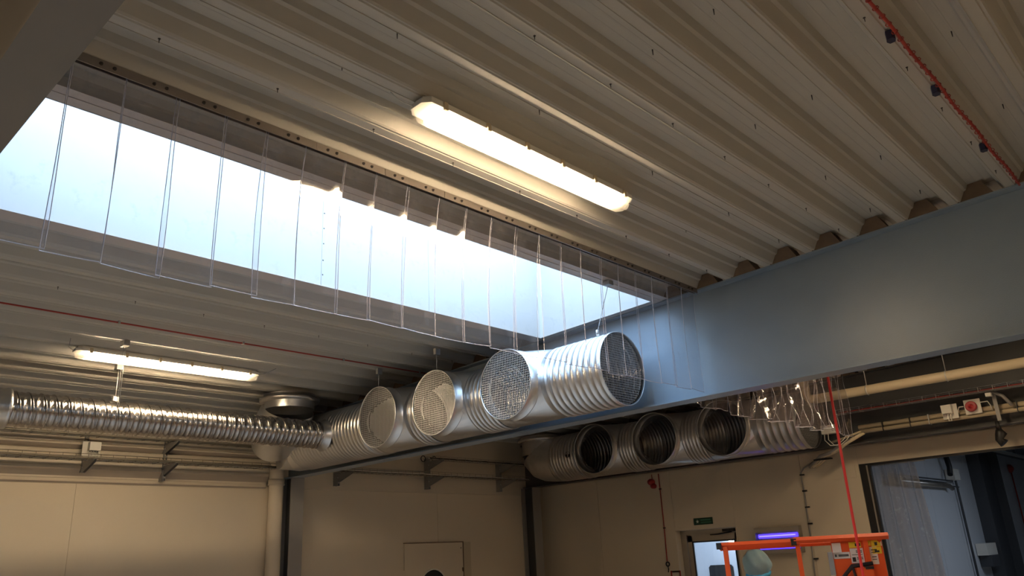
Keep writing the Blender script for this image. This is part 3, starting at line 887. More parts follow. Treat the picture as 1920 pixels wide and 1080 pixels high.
d = struct('door_2')
yl, yr_ = 7.03, 5.99
mb = MB().box(XW - 0.006, XW - 0.001, 7.035, 7.17, 0, 2.02).box(XW - 0.012, XW - 0.001, 5.97, 5.99, 0, 2.015)
mb.obj('architrave', WALL, d)
mb = MB().box(XW + 0.13, XW + 0.19, 6.93, 7.03, 0, 2.0).box(XW + 0.13, XW + 0.19, 5.99, 6.05, 0, 2.0).box(XW + 0.13, XW + 0.19, 6.05, 6.93, 1.93, 2.0)
mb.obj('door_frame', STEEL, d)
mb = MB().box(XW + 0.15, XW + 0.19, 6.84, 6.925, 0, 1.92).box(XW + 0.15, XW + 0.19, 6.055, 6.11, 0, 1.92).box(XW + 0.15, XW + 0.19, 6.055, 6.925, 1.825, 1.93).box(XW + 0.15, XW + 0.19, 6.11, 6.84, 0, 0.9)
mb.obj('door_leaf', STEEL, d)
mb = MB().box(XW + 0.140, XW + 0.15, 6.825, 6.845, 0.9, 1.83).box(XW + 0.140, XW + 0.15, 6.105, 6.125, 0.9, 1.83).box(XW + 0.140, XW + 0.15, 6.105, 6.845, 1.812, 1.832).box(XW + 0.140, XW + 0.15, 6.105, 6.845, 0.88, 0.9)
mb.obj('glazing_seal', BLACK, d)
MB().box(XW + 0.165, XW + 0.172, 6.11, 6.84, 0.9, 1.82).obj('pane', PANE, d)
MB().box(XW + 0.07, XW + 0.14, 6.06, 6.26, 1.945, 1.985).obj('door_closer', BLACK, d)
MB().tube([(XW + 0.10, 6.12, 1.94), (XW + 0.05, 6.33, 1.915), (XW + 0.13, 6.50, 1.915)], 0.010, 6).obj('closer_arm', BLACK, d)

# window with a dark blind in the bright room behind the door, and that room
rb = struct('wall_beyond_door')
MB().box(14.5, 14.6, 5.1, 10.1, 0, 3.6).obj('wall_panel', COOLW, rb)
MB().box(XW + 0.3, 14.6, 10.0, 10.1, 0, 3.6).obj('wall_panel', COOLW, rb)
MB().box(XW + 0.3, 14.6, 5.0, 5.1, 0, 3.6).obj('wall_panel', COOLW, rb)
MB().box(XW + 0.28, 14.7, 5.0, 10.1, 3.2, 3.3).obj('ceiling_panel', COOLW, rb)
t = thing('wall_screen', 'dark rounded hatch seen through the glazed steel door', 'hatch')
hy, hz, hw, hh, c = 8.28, 1.24, 0.26, 0.17, 0.04
MB().prism([(-hw, -hh + c), (-hw + c, -hh), (hw - c, -hh), (hw, -hh + c), (hw, hh - c), (hw - c, hh), (-hw + c, hh), (-hw, hh - c)], 0, 0.02, ((14.47, hy, hz), (0, 1, 0), (0, 0, 1), (1, 0, 0))).obj('hatch_plate', BLACK, t)
t = thing('ceiling_light', 'cool white lamp glowing in the room behind the glazed steel door', 'lamp')
MB().box(14.38, 14.44, 7.25, 7.98, 1.80, 1.98).obj('diffuser', LEDC, t)
MB().box(14.44, 14.49, 7.22, 8.0, 1.77, 2.01).obj('housing', WHITE, t)
area('room_lamp', (13.0, 7.6, 3.1), (0, 0, 0), 2.0, 1.5, 75, (0.62, 0.78, 1.0))

# ------------------------------------------------------------------ the cool room behind the wide doorway
ra = struct('wall_cold_room')
prev = XW + 0.3
for x in (12.4, 13.6, 14.75, 15.75, 17.1, 18.3, 20.9, 21.9, 23.2, 24.2):
    MB().box(prev + 0.006, x, 4.60, 4.70, 0, 4.0).obj('wall_panel', COOLW, ra)
    prev = x
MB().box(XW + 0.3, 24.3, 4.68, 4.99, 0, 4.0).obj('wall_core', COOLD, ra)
MB().box(24.2, 24.4, YB - 0.2, 5.2, 0, 4.0).obj('wall_panel', COOLW, ra)
MB().box(XW + 0.28, 24.3, YB - 0.2, YB, 0, 4.0).obj('wall_panel', COOLW, ra)
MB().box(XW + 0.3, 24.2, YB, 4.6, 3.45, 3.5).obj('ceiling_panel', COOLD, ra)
t = thing('steel_column', 'dark steel column against the wall of the cold room', 'column', None)
MB().box(18.55, 18.62, 4.36, 4.60, 0, 3.44).box(19.75, 19.82, 4.30, 4.60, 0, 3.44).obj('flange', COOLD, t)
MB().box(18.62, 19.75, 4.46, 4.52, 0, 3.44).obj('web', COOLD, t)
t = thing('drain_pipe', 'grey pipe along the cold room wall above the curtain edge', 'pipe')
MB().tube([(13.5, 4.5, 2.60), (16.6, 4.5, 2.60), (16.75, 4.5, 2.56)], 0.045, 10).obj('pipe', STEEL, t)
MB().tube([(13.5, 4.5, 2.70), (16.9, 4.5, 2.70)], 0.014, 8).obj('conduit', COOLD, t)
t = thing('wall_conduit', 'dark vertical conduit with a valve box in the cold room', 'pipe')
MB().tube([(17.2, 4.54, 2.95), (17.25, 4.54, 2.6), (17.3, 4.54, 0.3)], 0.022, 8).obj('conduit', COOLD, t)
MB().box(16.8, 17.15, 4.42, 4.58, 2.72, 2.92).obj('valve_box', WHITE, t)
MB().tube([(16.6, 4.45, 3.2), (16.7, 4.45, 2.95), (16.6, 4.44, 2.8)], 0.05, 8).obj('cable_bundle', BLACK, t)
MB().tube([(16.9, 4.5, 2.60), (17.28, 4.52, 2.60)], 0.012, 6).obj('branch', COOLD, t)
t = thing('dispenser', 'white dispenser box low on the cold room wall', 'box')
MB().box(17.75, 18.45, 4.40, 4.59, 1.33, 1.55).obj('cover', WHITE, t)
MB().box(17.85, 18.4, 4.38, 4.59, 1.12, 1.33).obj('tank', COOLD, t)
t = thing('alarm_bell', 'small red sounder with a red cable high in the cold room', 'alarm')
MB().lathe([(0, 0.10), (0.06, 0.09), (0.10, 0.03), (0.10, 0.0)], (22.0, 4.59, 3.16), (0, -1, 0), 16).obj('horn', RED, t)
MB().tube([(22.0, 4.56, 3.16), (22.1, 4.57, 1.0)], 0.015, 6).obj('cable', RED, t)
for k, (z, y) in enumerate(((3.30, 3.4), (3.36, 3.05), (3.22, 3.8))):
    t = thing('ceiling_pipe', ('grey pipe hung highest under the cold room ceiling', 'grey pipe hung furthest from the cold room wall', 'grey pipe hung nearest the cold room wall')[(1, 0, 2)[k]] , 'pipe')
    MB().tube([(XW + 0.4, y, z), (24.1, y, z)], 0.035, 8).obj('pipe', STEEL, t)
    for q in range(6):
        MB().box(13 + 2 * q, 13.04 + 2 * q, y - 0.02, y + 0.02, z, 3.45).obj('hanger', COOLD, t)
area('cold_room_lamp', (15.5, 1.6, 3.35), (0, 0, 0), 3.0, 1.2, 48, (0.74, 0.85, 1.0))
# jamb of the opening and its hanging sheet
d = struct('door_3')
MB().box(XW + 0.0, XW + 0.06, 3.905, 4.045, 0, 2.684).box(XW + 0.0, XW + 0.06, 0.6, 3.905, 2.655, 2.684).obj('door_frame', BLACK, d)
MB().box(XW - 0.006, XW, 3.935, 3.955, 0, 2.66).obj('door_seal', STEEL, d)
t = thing('plastic_sheet', 'milky plastic sheet hanging in folds in the wide doorway', 'curtain')
mb = MB()
nx, nz = 60, 16
vs = []
for j in range(nz + 1):
    v = j / nz
    z = 2.68 - v * 2.6
    yl_ = 4.02
    yr2 = 3.44 - 0.10 * v - 0.03 * sin(v * 3)
    for i in range(nx + 1):
        u = i / nx
        y = yl_ + (yr2 - yl_) * u
        x = 11.36 + 0.035 * sin(u * 26 + 1.2 * sin(v * 2)) + 0.02 * sin(u * 11 + v * 3) + 0.015 * sin(u * 47)
        vs.append((x, y, z))
mb.add(vs, [(j * (nx + 1) + i, j * (nx + 1) + i + 1, (j + 1) * (nx + 1) + i + 1, (j + 1) * (nx + 1) + i) for j in range(nz) for i in range(nx)], 0, True)
mb.obj('sheet', SHEET, t)
MB().tube([(11.36, 4.03, 2.675), (11.36, 3.3, 2.675)], 0.012, 8).obj('hanging_rod', STEEL, t)

# ------------------------------------------------------------------ services in front of the dark beam
t = thing('insulated_pipe', 'thick beige pipe hung beside the dark beam over the wide doorway', 'pipe')
MB().tube([(9.9, -5.9, 3.445), (9.9, 4.00, 3.445), (9.9, 4.08, 3.46), (9.9, 4.12, 3.52), (9.9, 4.12, rz(4.1))], 0.058, 16).obj('pipe', BEIGEP, t)
for y in (3.35, 2.45, 1.4, 0.2, -1.4, -3):
    MB().tube([(9.9, y, 3.51), (9.9, y, rz(y))], 0.005, 6).obj('hanger_rod', GRIT, t)
    mb = MB(); ring_bead(mb, (9.9, y, 3.445), 0.061, 'y', 0.006, 20); mb.obj('pipe_ring', GRIT, t)
tray(-5.8, 3.92, 10.25, 10.37, 3.268, 0.05, 'cable_tray', 'wire tray with red cables in front of the dark beam', None, along='y', rung=0.15, cables=0, m_=GRIT)
t2 = [o for o in bpy.data.objects if o.name.startswith('cable_tray') and o.parent is None][-1]
t = thing('fire_cable', 'pair of thin red cables lying in the wire tray over the wide doorway', 'cable')
for k in range(2):
    MB().tube([(10.29 + 0.03 * k, 3.9 - 0.4 * q, 3.28 + 0.006 * (q % 2)) for q in range(24)], 0.007, 6).obj('cable', RED, t)
t = thing('conduit', 'pair of beige conduits clipped to the dark beam over the wide doorway', 'pipe')
MB().tube([(10.52, -5.8, 3.095), (10.52, 3.76, 3.095)], 0.030, 12).obj('conduit_tube', BEIGEP, t)
MB().tube([(10.50, -5.8, 3.035), (10.50, 3.72, 3.035)], 0.026, 12).obj('conduit_tube', BEIGEP, t)
for y in (3.45, 3.12, 2.9, 1.95, 1.5, 0.6, -0.4, -1.4, -2.4):
    MB().box(10.468, 10.562, y - 0.005, y + 0.005, 3.007, 3.128).obj('clip', BLACK if random.random() < .6 else GRIT, t)
MB().tube([(10.5, 3.70, 3.05), (10.5, 3.95, 2.99), (10.55, 4.15, 2.96)], 0.014, 8).obj('flexible_end', BEIGEP, t)
t = thing('junction_box', 'white junction box on a plate beside the red sounder', 'box', 'white junction boxes')
MB().box(10.44, 10.452, 2.555, 2.725, 3.03, 3.20).obj('back_plate', WHITE, t)
MB().box(10.36, 10.44, 2.60, 2.71, 3.09, 3.19).obj('enclosure', WHITE, t)
for y in (2.63, 2.66):
    MB().tube([(10.40, y, 3.09), (10.40, y, 3.0)], 0.006, 6).obj('cable', WHITE, t)
t = thing('sounder', 'round red sounder on a square white plate over the wide doorway', 'alarm', None)
MB().box(10.44, 10.452, 2.30, 2.475, 3.05, 3.22).obj('back_plate', WHITE, t)
MB().lathe([(0.0, 0.055), (0.03, 0.062), (0.05, 0.060), (0.055, 0.050), (0.040, 0.030), (0.060, 0.020), (0.066, 0.0)], (10.44, 2.395, 3.135), (-1, 0, 0), 28).obj('horn', mat('dark_red_plastic', (0.36, 0.02, 0.025), 0.4), t)
MB().tube([(10.43, 2.48, 3.15), (10.43, 2.53, 3.15), (10.44, 2.55, 3.11), (10.46, 2.56, 3.06)], 0.006, 6).obj('cable', WHITE, t)
MB().tube([(10.43, 2.30, 3.17), (10.43, 2.22, 3.17), (10.44, 2.20, 3.12), (10.46, 2.20, 3.06)], 0.006, 6).obj('cable', WHITE, t)
t = thing('cable_gland_block', 'black lumpy cable bundle hanging over the doorway lintel', 'cable')
MB().tube([(10.58, 2.21, 2.95), (10.6, 2.21, 2.84)], [0.02, 0.03], 8).tube([(10.6, 2.22, 2.86), (10.6, 2.20, 2.80), (10.6, 2.23, 2.74), (10.6, 2.19, 2.69)], [0.03, 0.062, 0.045, 0.055], 10).obj('bundle', BLACK, t)
MB().box(10.40, 10.42, 2.12, 2.16, 2.93, 3.26).tube([(10.40, 2.14, 3.26), (10.40, 2.05, 3.20), (10.42, 1.98, 3.08)], 0.02, 6).obj('strap', COLM, t)
MB().box(10.30, 10.36, 2.14, 2.20, 3.205, 3.245).obj('clamp', WHITE, t)
# tangle where the services turn down the wall
t = thing('cable_bundle', 'bundle of beige and brown cables dropping beside the duct end', 'cable')
rnd = random.Random(5)
for k in range(6):
    o_ = 0.022 * k
    MB().tube([(10.5, 3.70 + o_, 3.02 - o_ * 0.4), (10.5, 3.92 + o_, 2.93 - o_ * 0.3), (10.52, 4.08 + o_, 2.85 - o_ * .2), (10.72, 4.30 + o_, 2.82), (10.98, 4.52 + o_, 2.76), (11.02, 4.62 + o_ * 0.8, 2.72)], rnd.choice((0.014, 0.018, 0.022)), 8).obj('cable', (BEIGEP, BRK, WALL, BRK, BEIGEP, COLM)[k], t)
MB().box(10.74, 10.80, 4.28, 4.52, 2.77, 2.79).obj('tie', BLACK, t)
t = thing('junction_box', 'beige junction box with two looping cables beside the duct end', 'box')
MB().box(10.40, 10.50, 4.03, 4.21, 3.06, 3.17).obj('enclosure', WHITE, t)
for k, dy in enumerate((0.05, 0.0)):
    MB().tube([(10.42, 4.18 - dy, 3.06), (10.40, 4.18 - dy, 2.98), (10.40, 4.12 - dy, 2.905), (10.42, 4.04 - dy, 2.90), (10.45, 3.96 - dy, 2.96), (10.46, 3.92 - dy, 3.01)], 0.006, 6).obj('cable', WHITE, t)
t = thing('wall_conduit', 'thin dark cable pinned down the wall beside the insect lamp', 'cable')
MB().tube([(11.0, 4.60, 2.80), (11.03, 4.80, 2.72), (11.035, 4.86, 2.66), (11.035, 4.855, 2.4), (11.035, 4.868, 1.84), (11.035, 4.896, 1.30), (11.035, 4.90, 0.3)], 0.010, 8).obj('cable', COLM, t)
for z in (2.62, 2.40, 2.18, 1.96, 1.70, 1.5):
    MB().box(11.02, 11.05, 4.815, 4.875, z, z + 0.02).obj('clip', BLACK, t)
# sounder and cable on the wall under the second duct run
t = thing('sounder', 'small dark red sounder on the wall under the second duct run', 'alarm')
MB().lathe([(0.0, 0.05), (0.06, 0.052), (0.09, 0.04), (0.10, 0.0)], (XW, 7.36, 2.78), (-1, 0, 0), 20).lathe([(0.0, 0.038), (0.07, 0.04), (0.08, 0.0)], (XW, 7.325, 2.715), (-1, 0, 0), 16).obj('horn', mat('dark_red_plastic', (0.36, 0.02, 0.025), 0.4), t)
MB().tube([(XW - 0.02, 7.35, 2.83), (XW - 0.02, 7.35, 2.90)], 0.006, 6).obj('cable', RED, t)
t = thing('red_conduit', 'thin red cable running down the wall to the black hook', 'cable')
MB().tube([(XW - 0.012, 7.225, 2.90), (XW - 0.012, 7.222, 2.2), (XW - 0.012, 7.235, 1.56)], 0.008, 6).obj('cable', RED, t)
for z in (2.65, 2.05):
    MB().box(XW - 0.02, XW, 7.205, 7.24, z, z + 0.02).obj('clip', DARKM, t)
mb = MB(); ring_bead(mb, (XW - 0.02, 7.225, 1.52), 0.030, 'x', 0.010, 16); mb.tube([(XW - 0.02, 7.225, 1.49), (XW - 0.02, 7.22, 1.44), (XW - 0.02, 7.23, 1.40)], 0.008, 6)
mb.obj('black_hook', BLACK, t)
t = thing('wall_sign', 'small red framed notice beside the glazed steel door', 'sign')
MB().box(XW - 0.006, XW, 7.02, 7.20, 1.28, 1.42).obj('plate', RED, t)
MB().box(XW - 0.008, XW - 0.006, 7.05, 7.17, 1.30, 1.395).obj('label_field', LABEL, t)
t = thing('escape_sign', 'dark green sign with a white star over the glazed door', 'sign')
MB().box(XW - 0.008, XW, 6.355, 6.68, 2.065, 2.166).obj('plate', GREEN, t)
pl = []
for k in range(10):
    rr = 0.030 if k % 2 == 0 else 0.012
    a = pi / 2 + pi * k / 5
    pl.append((rr * cos(a), rr * sin(a)))
MB().prism(pl, 0, 0.002, ((XW - 0.0085, 6.615, 2.115), (0, -1, 0), (0, 0, 1), (-1, 0, 0))).obj('star', STAR, t)
MB().box(XW - 0.0095, XW - 0.008, 6.39, 6.56, 2.125, 2.142).box(XW - 0.0095, XW - 0.008, 6.38, 6.555, 2.092, 2.104).obj('print', GREENL, t)
# insect lamp
t = thing('insect_lamp', 'steel insect lamp with two violet tubes on the wall', 'lamp')
mb = MB().box(XW - 0.10, XW, 5.64, 5.655, 1.60, 1.955).box(XW - 0.10, XW, 4.985, 5.0, 1.60, 1.955).box(XW - 0.10, XW, 5.0, 5.64, 1.94, 1.955).box(XW - 0.10, XW, 5.0, 5.64, 1.60, 1.615)
mb.box(XW - 0.012, XW, 5.0, 5.64, 1.615, 1.94).box(XW - 0.10, XW - 0.094, 5.0, 5.64, 1.89, 1.94).box(XW - 0.10, XW - 0.094, 5.0, 5.64, 1.735, 1.79).box(XW - 0.10, XW - 0.094, 5.0, 5.64, 1.615, 1.65)
mb.obj('housing', STEEL, t)
for z in (1.84, 1.69):
    MB().tube([(XW - 0.06, 5.61, z), (XW - 0.06, 5.03, z)], 0.030, 12).obj('tube', UVM, t)
    MB().tube([(XW - 0.09, 5.59, z), (XW - 0.09, 5.05, z)], 0.007, 8).obj('tube_core', UVH, t)
# red cord
t = thing('rope', 'bright red rope hanging from the roof down in front of the orange platform', 'rope')
MB().tube([(6.40, 2.445, rz(2.4) - 0.002), (6.40, 2.455, 3.0), (6.40, 2.462, 2.3), (6.40, 2.468, 1.0), (6.42, 2.47, 0.66)], 0.0105, 10).obj('rope_strand', REDL, t)

# ------------------------------------------------------------------ orange lift
t = thing('work_platform', 'orange mobile work platform with railings and warning labels', 'lift')
LX, LX2 = 7.0, 7.72
ZR = 1.727
yL, yM, yR = 3.955, 3.275, 2.44
def bar(a, b, w=0.034):
    return MB().tube([a, b], w * 0.707, 4, 0, False)
bar((LX, yL, ZR), (LX, yM, ZR), 0.036).obj('top_rail', ORANGE, t)
bar((LX - 0.02, yM, ZR + 0.008), (LX - 0.02, yR, ZR + 0.008), 0.038).obj('top_rail', ORANGE, t)
bar((LX2, yL, ZR - 0.02), (LX2, yR + 0.1, ZR - 0.02)).obj('top_rail', ORANGE, t)
bar((LX, yL, ZR - 0.02), (LX2, yL, ZR - 0.02)).obj('side_rail', ORANGE, t)
bar((LX, yR + 0.08, ZR - 0.02), (LX2, yR + 0.08, ZR - 0.02)).obj('side_rail', ORANGE, t)
for (x, y) in ((LX, yL - 0.04), (LX, yM - 0.03), (LX2, yL - 0.04), (LX2, yR + 0.1)):
    MB().box(x - 0.02, x + 0.02, y - 0.02, y + 0.02, 0.66, ZR - 0.01).obj('post', ORANGE, t)
bar((LX, yL, 1.2), (LX, yM, 1.2)).obj('mid_rail', ORANGE, t)
bar((LX2, yL, 1.2), (LX2, yR + .1, 1.2)).obj('mid_rail', ORANGE, t)
for y in (yL + 0.012, yM + 0.0):
    MB().box(LX - 0.042, LX + 0.02, y - 0.022, y + 0.026, ZR - 0.03, ZR + 0.024).obj('end_cap', BLACK, t)
MB().box(LX, LX2 + 0.03, yR, yL + 0.02, 0.58, 0.66).obj('deck', ORANGE, t)
MB().box(LX + 0.08, LX2 - 0.06, yR + 0.1, yL - 0.1, 0.22, 0.58).obj('chassis', BEAMD, t)
for (x, y) in ((LX + 0.1, yL - 0.2), (LX + 0.1, yR + 0.2), (LX2 - 0.1, yL - 0.2), (LX2 - 0.1, yR + 0.2)):
    MB().lathe([(-0.04, 0.0), (-0.04, 0.16), (0.04, 0.16), (0.04, 0.0)], (x, y, 0.16), (1, 0, 0), 24).obj('wheel', BLACK, t)
pan = MB().box(LX + 0.01, LX + 0.03, yR + 0.06, yM - 0.33, 0.66, ZR - 0.005).box(LX + 0.03, LX + 0.22, yR + 0.06, yR + 0.08, 0.66, ZR - 0.02).obj('side_panel', ORANGE, t)
MB().box(LX - 0.02, LX + 0.01, 2.625, 2.665, 0.66, ZR - 0.02).obj('panel_rib', ORANGE, t)
bm_ = MB().box(LX + 0.004, LX + 0.0095, 2.862, 2.94, 1.585, 1.70)
bm_.obj('warning_label', LABEL, t)
def decal(y0, y1, z0, z1, m_, lines=(), ink=INK):
    x = LX + 0.004
    o = MB().box(x, x + 0.005, y0, y1, z0, z1).obj('warning_label', m_, t)
    mb = MB()
    for (a, b, c_, d_) in lines:
        mb.box(x - 0.0012, x, y1 + (y0 - y1) * b, y1 + (y0 - y1) * a, z1 + (z0 - z1) * d_, z1 + (z0 - z1) * c_)
    if lines:
        mb.obj('label_print', ink, o)
decal(2.795, 2.938, 1.575, 1.625, LABEL, [(.30, .92, .35, .48), (.30, .92, .52, .66), (.08, .18, .3, .7)])
decal(2.685, 2.79, 1.655, 1.70, YELLOW, [(.5, .95, .25, .75)])
decal(2.675, 2.79, 1.535, 1.65, LABEL, [(.45, .9, .15, .2), (.45, .9, .25, .30), (.1, .9, .42, .45), (.45, .9, .6, .65), (.45, .9, .7, .75), (.1, .35, .6, .9)])
decal(2.555, 2.62, 1.52, 1.655, LABEL, [(.2, .8, .15, .2), (.2, .8, .3, .34), (.2, .8, .55, .6), (.2, .8, .7, .74)])
decal(2.60, 2.625, 1.665, 1.705, YELLOW)
decal(2.515, 2.595, 1.655, 1.705, YELLOW, [(.3, .7, .3, .36), (.36, .64, .36, .8)])
decal(2.515, 2.595, 1.60, 1.652, YELLOW, [(.25, .5, .3, .8), (.5, .75, .5, .8)])
decal(2.505, 2.5125, 1.66, 1.70, LABEL)
MB().box(LX + 0.0, LX + 0.05, 2.945, 2.985, 1.45, 1.63).obj('hinge_plate', COLM, t)
# control box on its black bracket
MB().tube([(LX - 0.05, 2.93, 1.40), (LX - 0.05, 2.80, 1.515), (LX - 0.05, 2.62, 1.53)], 0.016, 6, 0, False).tube([(LX - 0.05, 2.93, 1.40), (LX - 0.05, 2.80, 1.395)], 0.018, 6, 0, False).tube([(LX - 0.05, 2.80, 1.515), (LX - 0.05, 2.775, 1.38)], 0.013, 6, 0, False).obj('bracket', BLACK, t)
MB().box(LX - 0.12, LX - 0.02, 2.635, 2.775, 1.20, 1.50).obj('control_box', ORANGE, t)
MB().box(LX - 0.125, LX - 0.05, 2.63, 2.70, 1.488, 1.51).box(LX - 0.123, LX - 0.12, 2.715, 2.725, 1.40, 1.44).obj('control_knob', BLACK, t)

th_ = radians(28.7)
t.matrix_world = Matrix.Translation((7.0, 2.44, 0)) @ Matrix.Rotation(th_, 4, 'Z') @ Matrix.Diagonal((1, 0.884, 1, 1)) @ Matrix.Translation((-7.0, -2.44, 0))
# ------------------------------------------------------------------ person in a hair net behind the platform
SKIN = mat('skin', (0.72, 0.36, 0.24), 0.5)
COAT = mat('white_work_coat', (0.70, 0.72, 0.74), 0.8, noise=0.03)
TROU = mat('dark_trousers', (0.05, 0.06, 0.09), 0.8)
HAIR = mat('grey_hair', (0.30, 0.27, 0.25), 0.8, noise=0.3, nscale=40)
NET = plastic('blue_hair_net', (0.70, 0.86, 0.94), 0.7, (0.60, 0.84, 0.96), 0.45, 0.2, 0.55)
NETB = mat('blue_elastic_band', (0.05, 0.32, 0.60), 0.7)
SOLE = BLACK
PX, PY = 8.2, 4.25
per = thing('person', 'person in a pale blue hair net standing behind the orange platform', 'person', None, (PX, PY, 0))
per.scale = (0.965, 0.965, 0.965)
per.rotation_euler = (0, 0, radians(-80))     # local +y is where the person faces
def skin_obj(name, verts, edges_, radii, m_, parent, root=0, sub=2):
    me = bpy.data.meshes.new(name)
    me.from_pydata(verts, edges_, [])
    o = bpy.data.objects.new(name, me)
    COL.objects.link(o)
    o.parent = parent
    sk_ = o.modifiers.new('Skin', 'SKIN')
    sv = me.skin_vertices[0].data if me.skin_vertices else None
    if sv is None:
        bpy.context.view_layer.objects.active = o
        bm = bmesh.new(); bm.from_mesh(me); bm.verts.layers.skin.verify(); bm.to_mesh(me); bm.free()
        sv = me.skin_vertices[0].data
    for i, r in enumerate(radii):
        sv[i].radius = (r, r) if not isinstance(r, tuple) else r
        sv[i].use_root = (i == root)
    sk_.use_smooth_shade = True
    ss = o.modifiers.new('Sub', 'SUBSURF')
    ss.levels = sub; ss.render_levels = sub
    me.materials.append(m_)
    return o
V, Ed, Rd = [], [], []
def node(p, r, par=None):
    V.append(p); Rd.append(r)
    if par is not None: Ed.append((par, len(V) - 1))
    return len(V) - 1
pel = node((0, 0, 0.92), (0.15, 0.105))
wst = node((0, 0.0, 1.06), (0.135, 0.095), pel)
chs = node((0, 0.01, 1.24), (0.165, 0.11), wst)
shc = node((0, 0, 1.36), (0.13, 0.085), chs)
nk = node((0, 0.005, 1.43), 0.055, shc)
nk2 = node((0, 0.015, 1.49), 0.052, nk)
hd = node((0, 0.025, 1.545), 0.068, nk2)
for s in (-1, 1):
    sh = node((s * 0.17, 0, 1.35), 0.062, shc)
    el = node((s * 0.22, -0.02, 1.08), 0.043, sh)
    wr_ = node((s * 0.21, 0.09, 0.86), 0.028, el)
    hp = node((s * 0.09, 0, 0.86), 0.095, pel)
    kn = node((s * 0.10, 0.02, 0.48), 0.060, hp)
    an = node((s * 0.11, -0.02, 0.09), 0.042, kn)
    hl = node((s * 0.115, 0.03, 0.045), 0.040, an)
    node((s * 0.12, 0.15, 0.035), 0.034, hl)
skin_obj('body', V, Ed, Rd, COAT, per)
# trousers and shoes as slightly larger shells
V, Ed, Rd = [], [], []
for s in (-1, 1):
    a = node((s * 0.09, 0, 0.80), 0.100); b = node((s * 0.10, 0.02, 0.48), 0.075, a); node((s * 0.11, -0.02, 0.12), 0.060, b)
    c_ = node((s * 0.113, -0.03, 0.055), 0.052); node((s * 0.12, 0.16, 0.045), 0.044, c_)
o = skin_obj('trousers', V[:3] + V[5:8], [(0, 1), (1, 2), (3, 4), (4, 5)], Rd[:3] + Rd[5:8], TROU, per)
o.modifiers['Skin'].branch_smoothing = 0
o.data.skin_vertices[0].data[3].use_root = True
for s in (-1, 1):
    skin_obj('shoe', [(s * 0.113, -0.05, 0.05), (s * 0.116, 0.06, 0.05), (s * 0.12, 0.17, 0.042)], [(0, 1), (1, 2)], [0.048, 0.05, 0.040], SOLE, per)
# hem of the coat, closed over the hips
mb = MB()
vs = []
nn = 32
prof_ = [(1.02, 0.150, 0.108), (0.95, 0.175, 0.125), (0.86, 0.192, 0.138), (0.76, 0.200, 0.150), (0.755, 0.190, 0.140), (0.86, 0.18, 0.128)]
for z, a_, b_ in prof_:
    vs += [(a_ * cos(2 * pi * k / nn), b_ * sin(2 * pi * k / nn), z) for k in range(nn)]
mb.add(vs, [(j * nn + k, j * nn + (k + 1) % nn, (j + 1) * nn + (k + 1) % nn, (j + 1) * nn + k) for j in range(len(prof_) - 1) for k in range(nn)], 0, True)
mb.obj('coat_hem', COAT, per)
# hands: palm, four fingers, thumb
for s in (-1, 1):
    hx, hy_, hz_ = s * 0.21, 0.095, 0.845
    V, Ed, Rd = [], [], []
    w0 = node((hx, hy_, hz_), (0.024, 0.018))
    p0 = node((hx, hy_ + 0.02, hz_ - 0.05), (0.036, 0.015), w0)
    for k in range(4):
        off = (k - 1.5) * 0.019
        ln = (0.062, 0.074, 0.068, 0.052)[k]
        a = node((hx + off * 0.6, hy_ + 0.03 + off * 0.8, hz_ - 0.085), 0.010, p0)
        b = node((hx + off * 0.7, hy_ + 0.045 + off * 0.8, hz_ - 0.085 - ln * 0.5), 0.009, a)
        node((hx + off * 0.7, hy_ + 0.075 + off * 0.8, hz_ - 0.085 - ln * 0.8), 0.0075, b)
    a = node((hx - s * 0.01, hy_ + 0.055, hz_ - 0.045), 0.012, p0)
    b = node((hx - s * 0.015, hy_ + 0.082, hz_ - 0.07), 0.010, a)
    node((hx - s * 0.015, hy_ + 0.095, hz_ - 0.095), 0.008, b)
    skin_obj('hand', V, Ed, Rd, SKIN, per, sub=1)
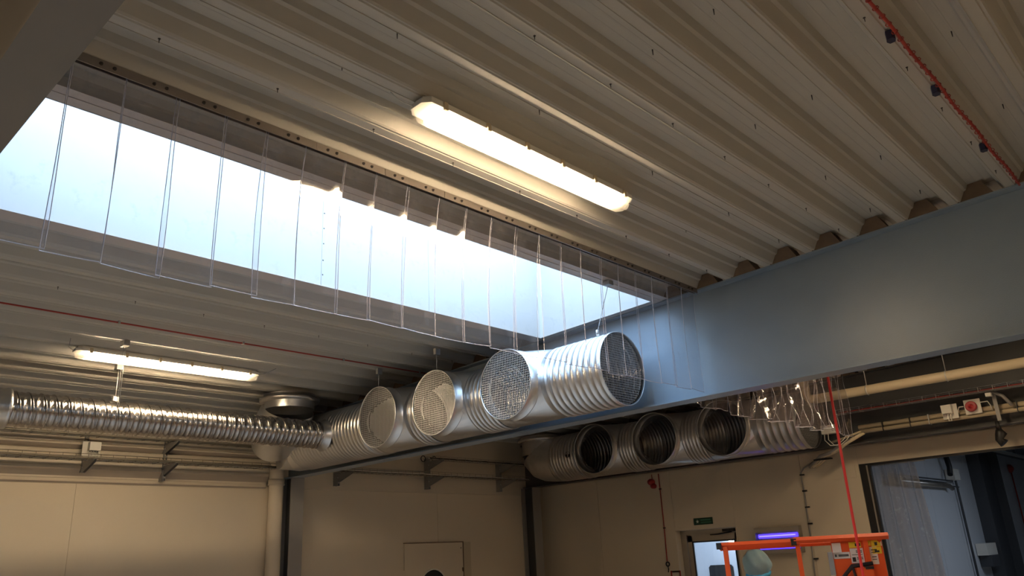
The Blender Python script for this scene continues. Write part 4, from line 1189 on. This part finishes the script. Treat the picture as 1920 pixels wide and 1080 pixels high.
# head with a face
def blob(c, r, fn=None, n=24, mi=0):
    mb = MB()
    vs = []
    for j in range(n + 1):
        th = pi * j / n
        for i in range(n * 2):
            ph = 2 * pi * i / (n * 2)
            d = Vector((sin(th) * cos(ph), sin(th) * sin(ph), cos(th)))
            p = Vector((d.x * r[0], d.y * r[1], d.z * r[2]))
            if fn: p = fn(d, p)
            vs.append(Vector(c) + p)
    m_ = n * 2
    mb.add(vs, [(j * m_ + i, (j + 1) * m_ + i, (j + 1) * m_ + (i + 1) % m_, j * m_ + (i + 1) % m_) for j in range(n) for i in range(m_)], mi, True)
    return mb
def face(d, p):
    p = p.copy()
    if d.z < 0:
        p.x *= 1 - 0.28 * (-d.z) ** 1.2
        if d.y > 0: p.y *= 1.0 + 0.06 * (-d.z)
        else: p.y *= 1 - 0.25 * (-d.z)
    g = lambda cx_, cz_, w_: math.exp(-((d.x - cx_) ** 2 + (d.z - cz_) ** 2) / (w_ * w_)) if d.y > 0 else 0
    p.y += 0.022 * g(0, -0.18, 0.16) + 0.010 * g(0, 0.0, 0.12) - 0.008 * g(0.36, 0.05, 0.16) - 0.008 * g(-0.36, 0.05, 0.16) + 0.006 * g(0, -0.52, 0.2) + 0.008 * g(0, -0.85, 0.25)
    return p
HZ = 1.555
hdm = blob((0, 0.02, HZ), (0.078, 0.098, 0.118), face)
ho = hdm.obj('head', SKIN, per)
for s in (-1, 1):
    blob((s * 0.030, 0.098, HZ + 0.006), (0.013, 0.010, 0.008), None, 8).obj('eye', WHITE, ho)
    blob((s * 0.030, 0.106, HZ + 0.006), (0.005, 0.004, 0.005), None, 6).obj('pupil', BLACK, ho)
    blob((s * 0.082, 0.015, HZ - 0.012), (0.010, 0.020, 0.032), None, 10).obj('ear', SKIN, ho)
blob((0, 0.113, HZ - 0.062), (0.024, 0.008, 0.008), None, 8).obj('mouth', mat('lips', (0.45, 0.14, 0.11), 0.5), ho)
def hr(d, p):
    if d.y > 0.35 and d.z < 0.45: return p * 0.9
    if d.z < -0.45: return p * 0.86
    return p * (1 + 0.02 * sin(d.x * 20 + d.z * 14))
blob((0, 0.005, HZ + 0.018), (0.090, 0.108, 0.112), hr).obj('hair', HAIR, per)
def netf(d, p):
    k = 1 + 0.035 * sin(7 * math.atan2(d.y, d.x) + d.z * 5) * (1 - abs(d.z)) + 0.05 * max(0, -d.y) + 0.03 * sin(d.x * 9 + d.z * 7)
    p = p * k
    if p.z < -0.125: p = Vector((p.x * 0.9, p.y * 0.9, -0.125 - (-(p.z) - 0.125) * 0.15))
    return p
no = blob((0, -0.012, HZ + 0.030), (0.150, 0.160, 0.160), netf).obj('hair_net', NET, per)
mb = MB()
pts = []
for k in range(33):
    a = 2 * pi * k / 32
    pts.append((0.116 * cos(a), -0.012 + 0.132 * sin(a), HZ - 0.068 + 0.035 * sin(a) + 0.004 * sin(9 * a)))
mb.tube(pts, 0.022, 8, 0, True, False)
mb.obj('elastic_band', NETB, no)
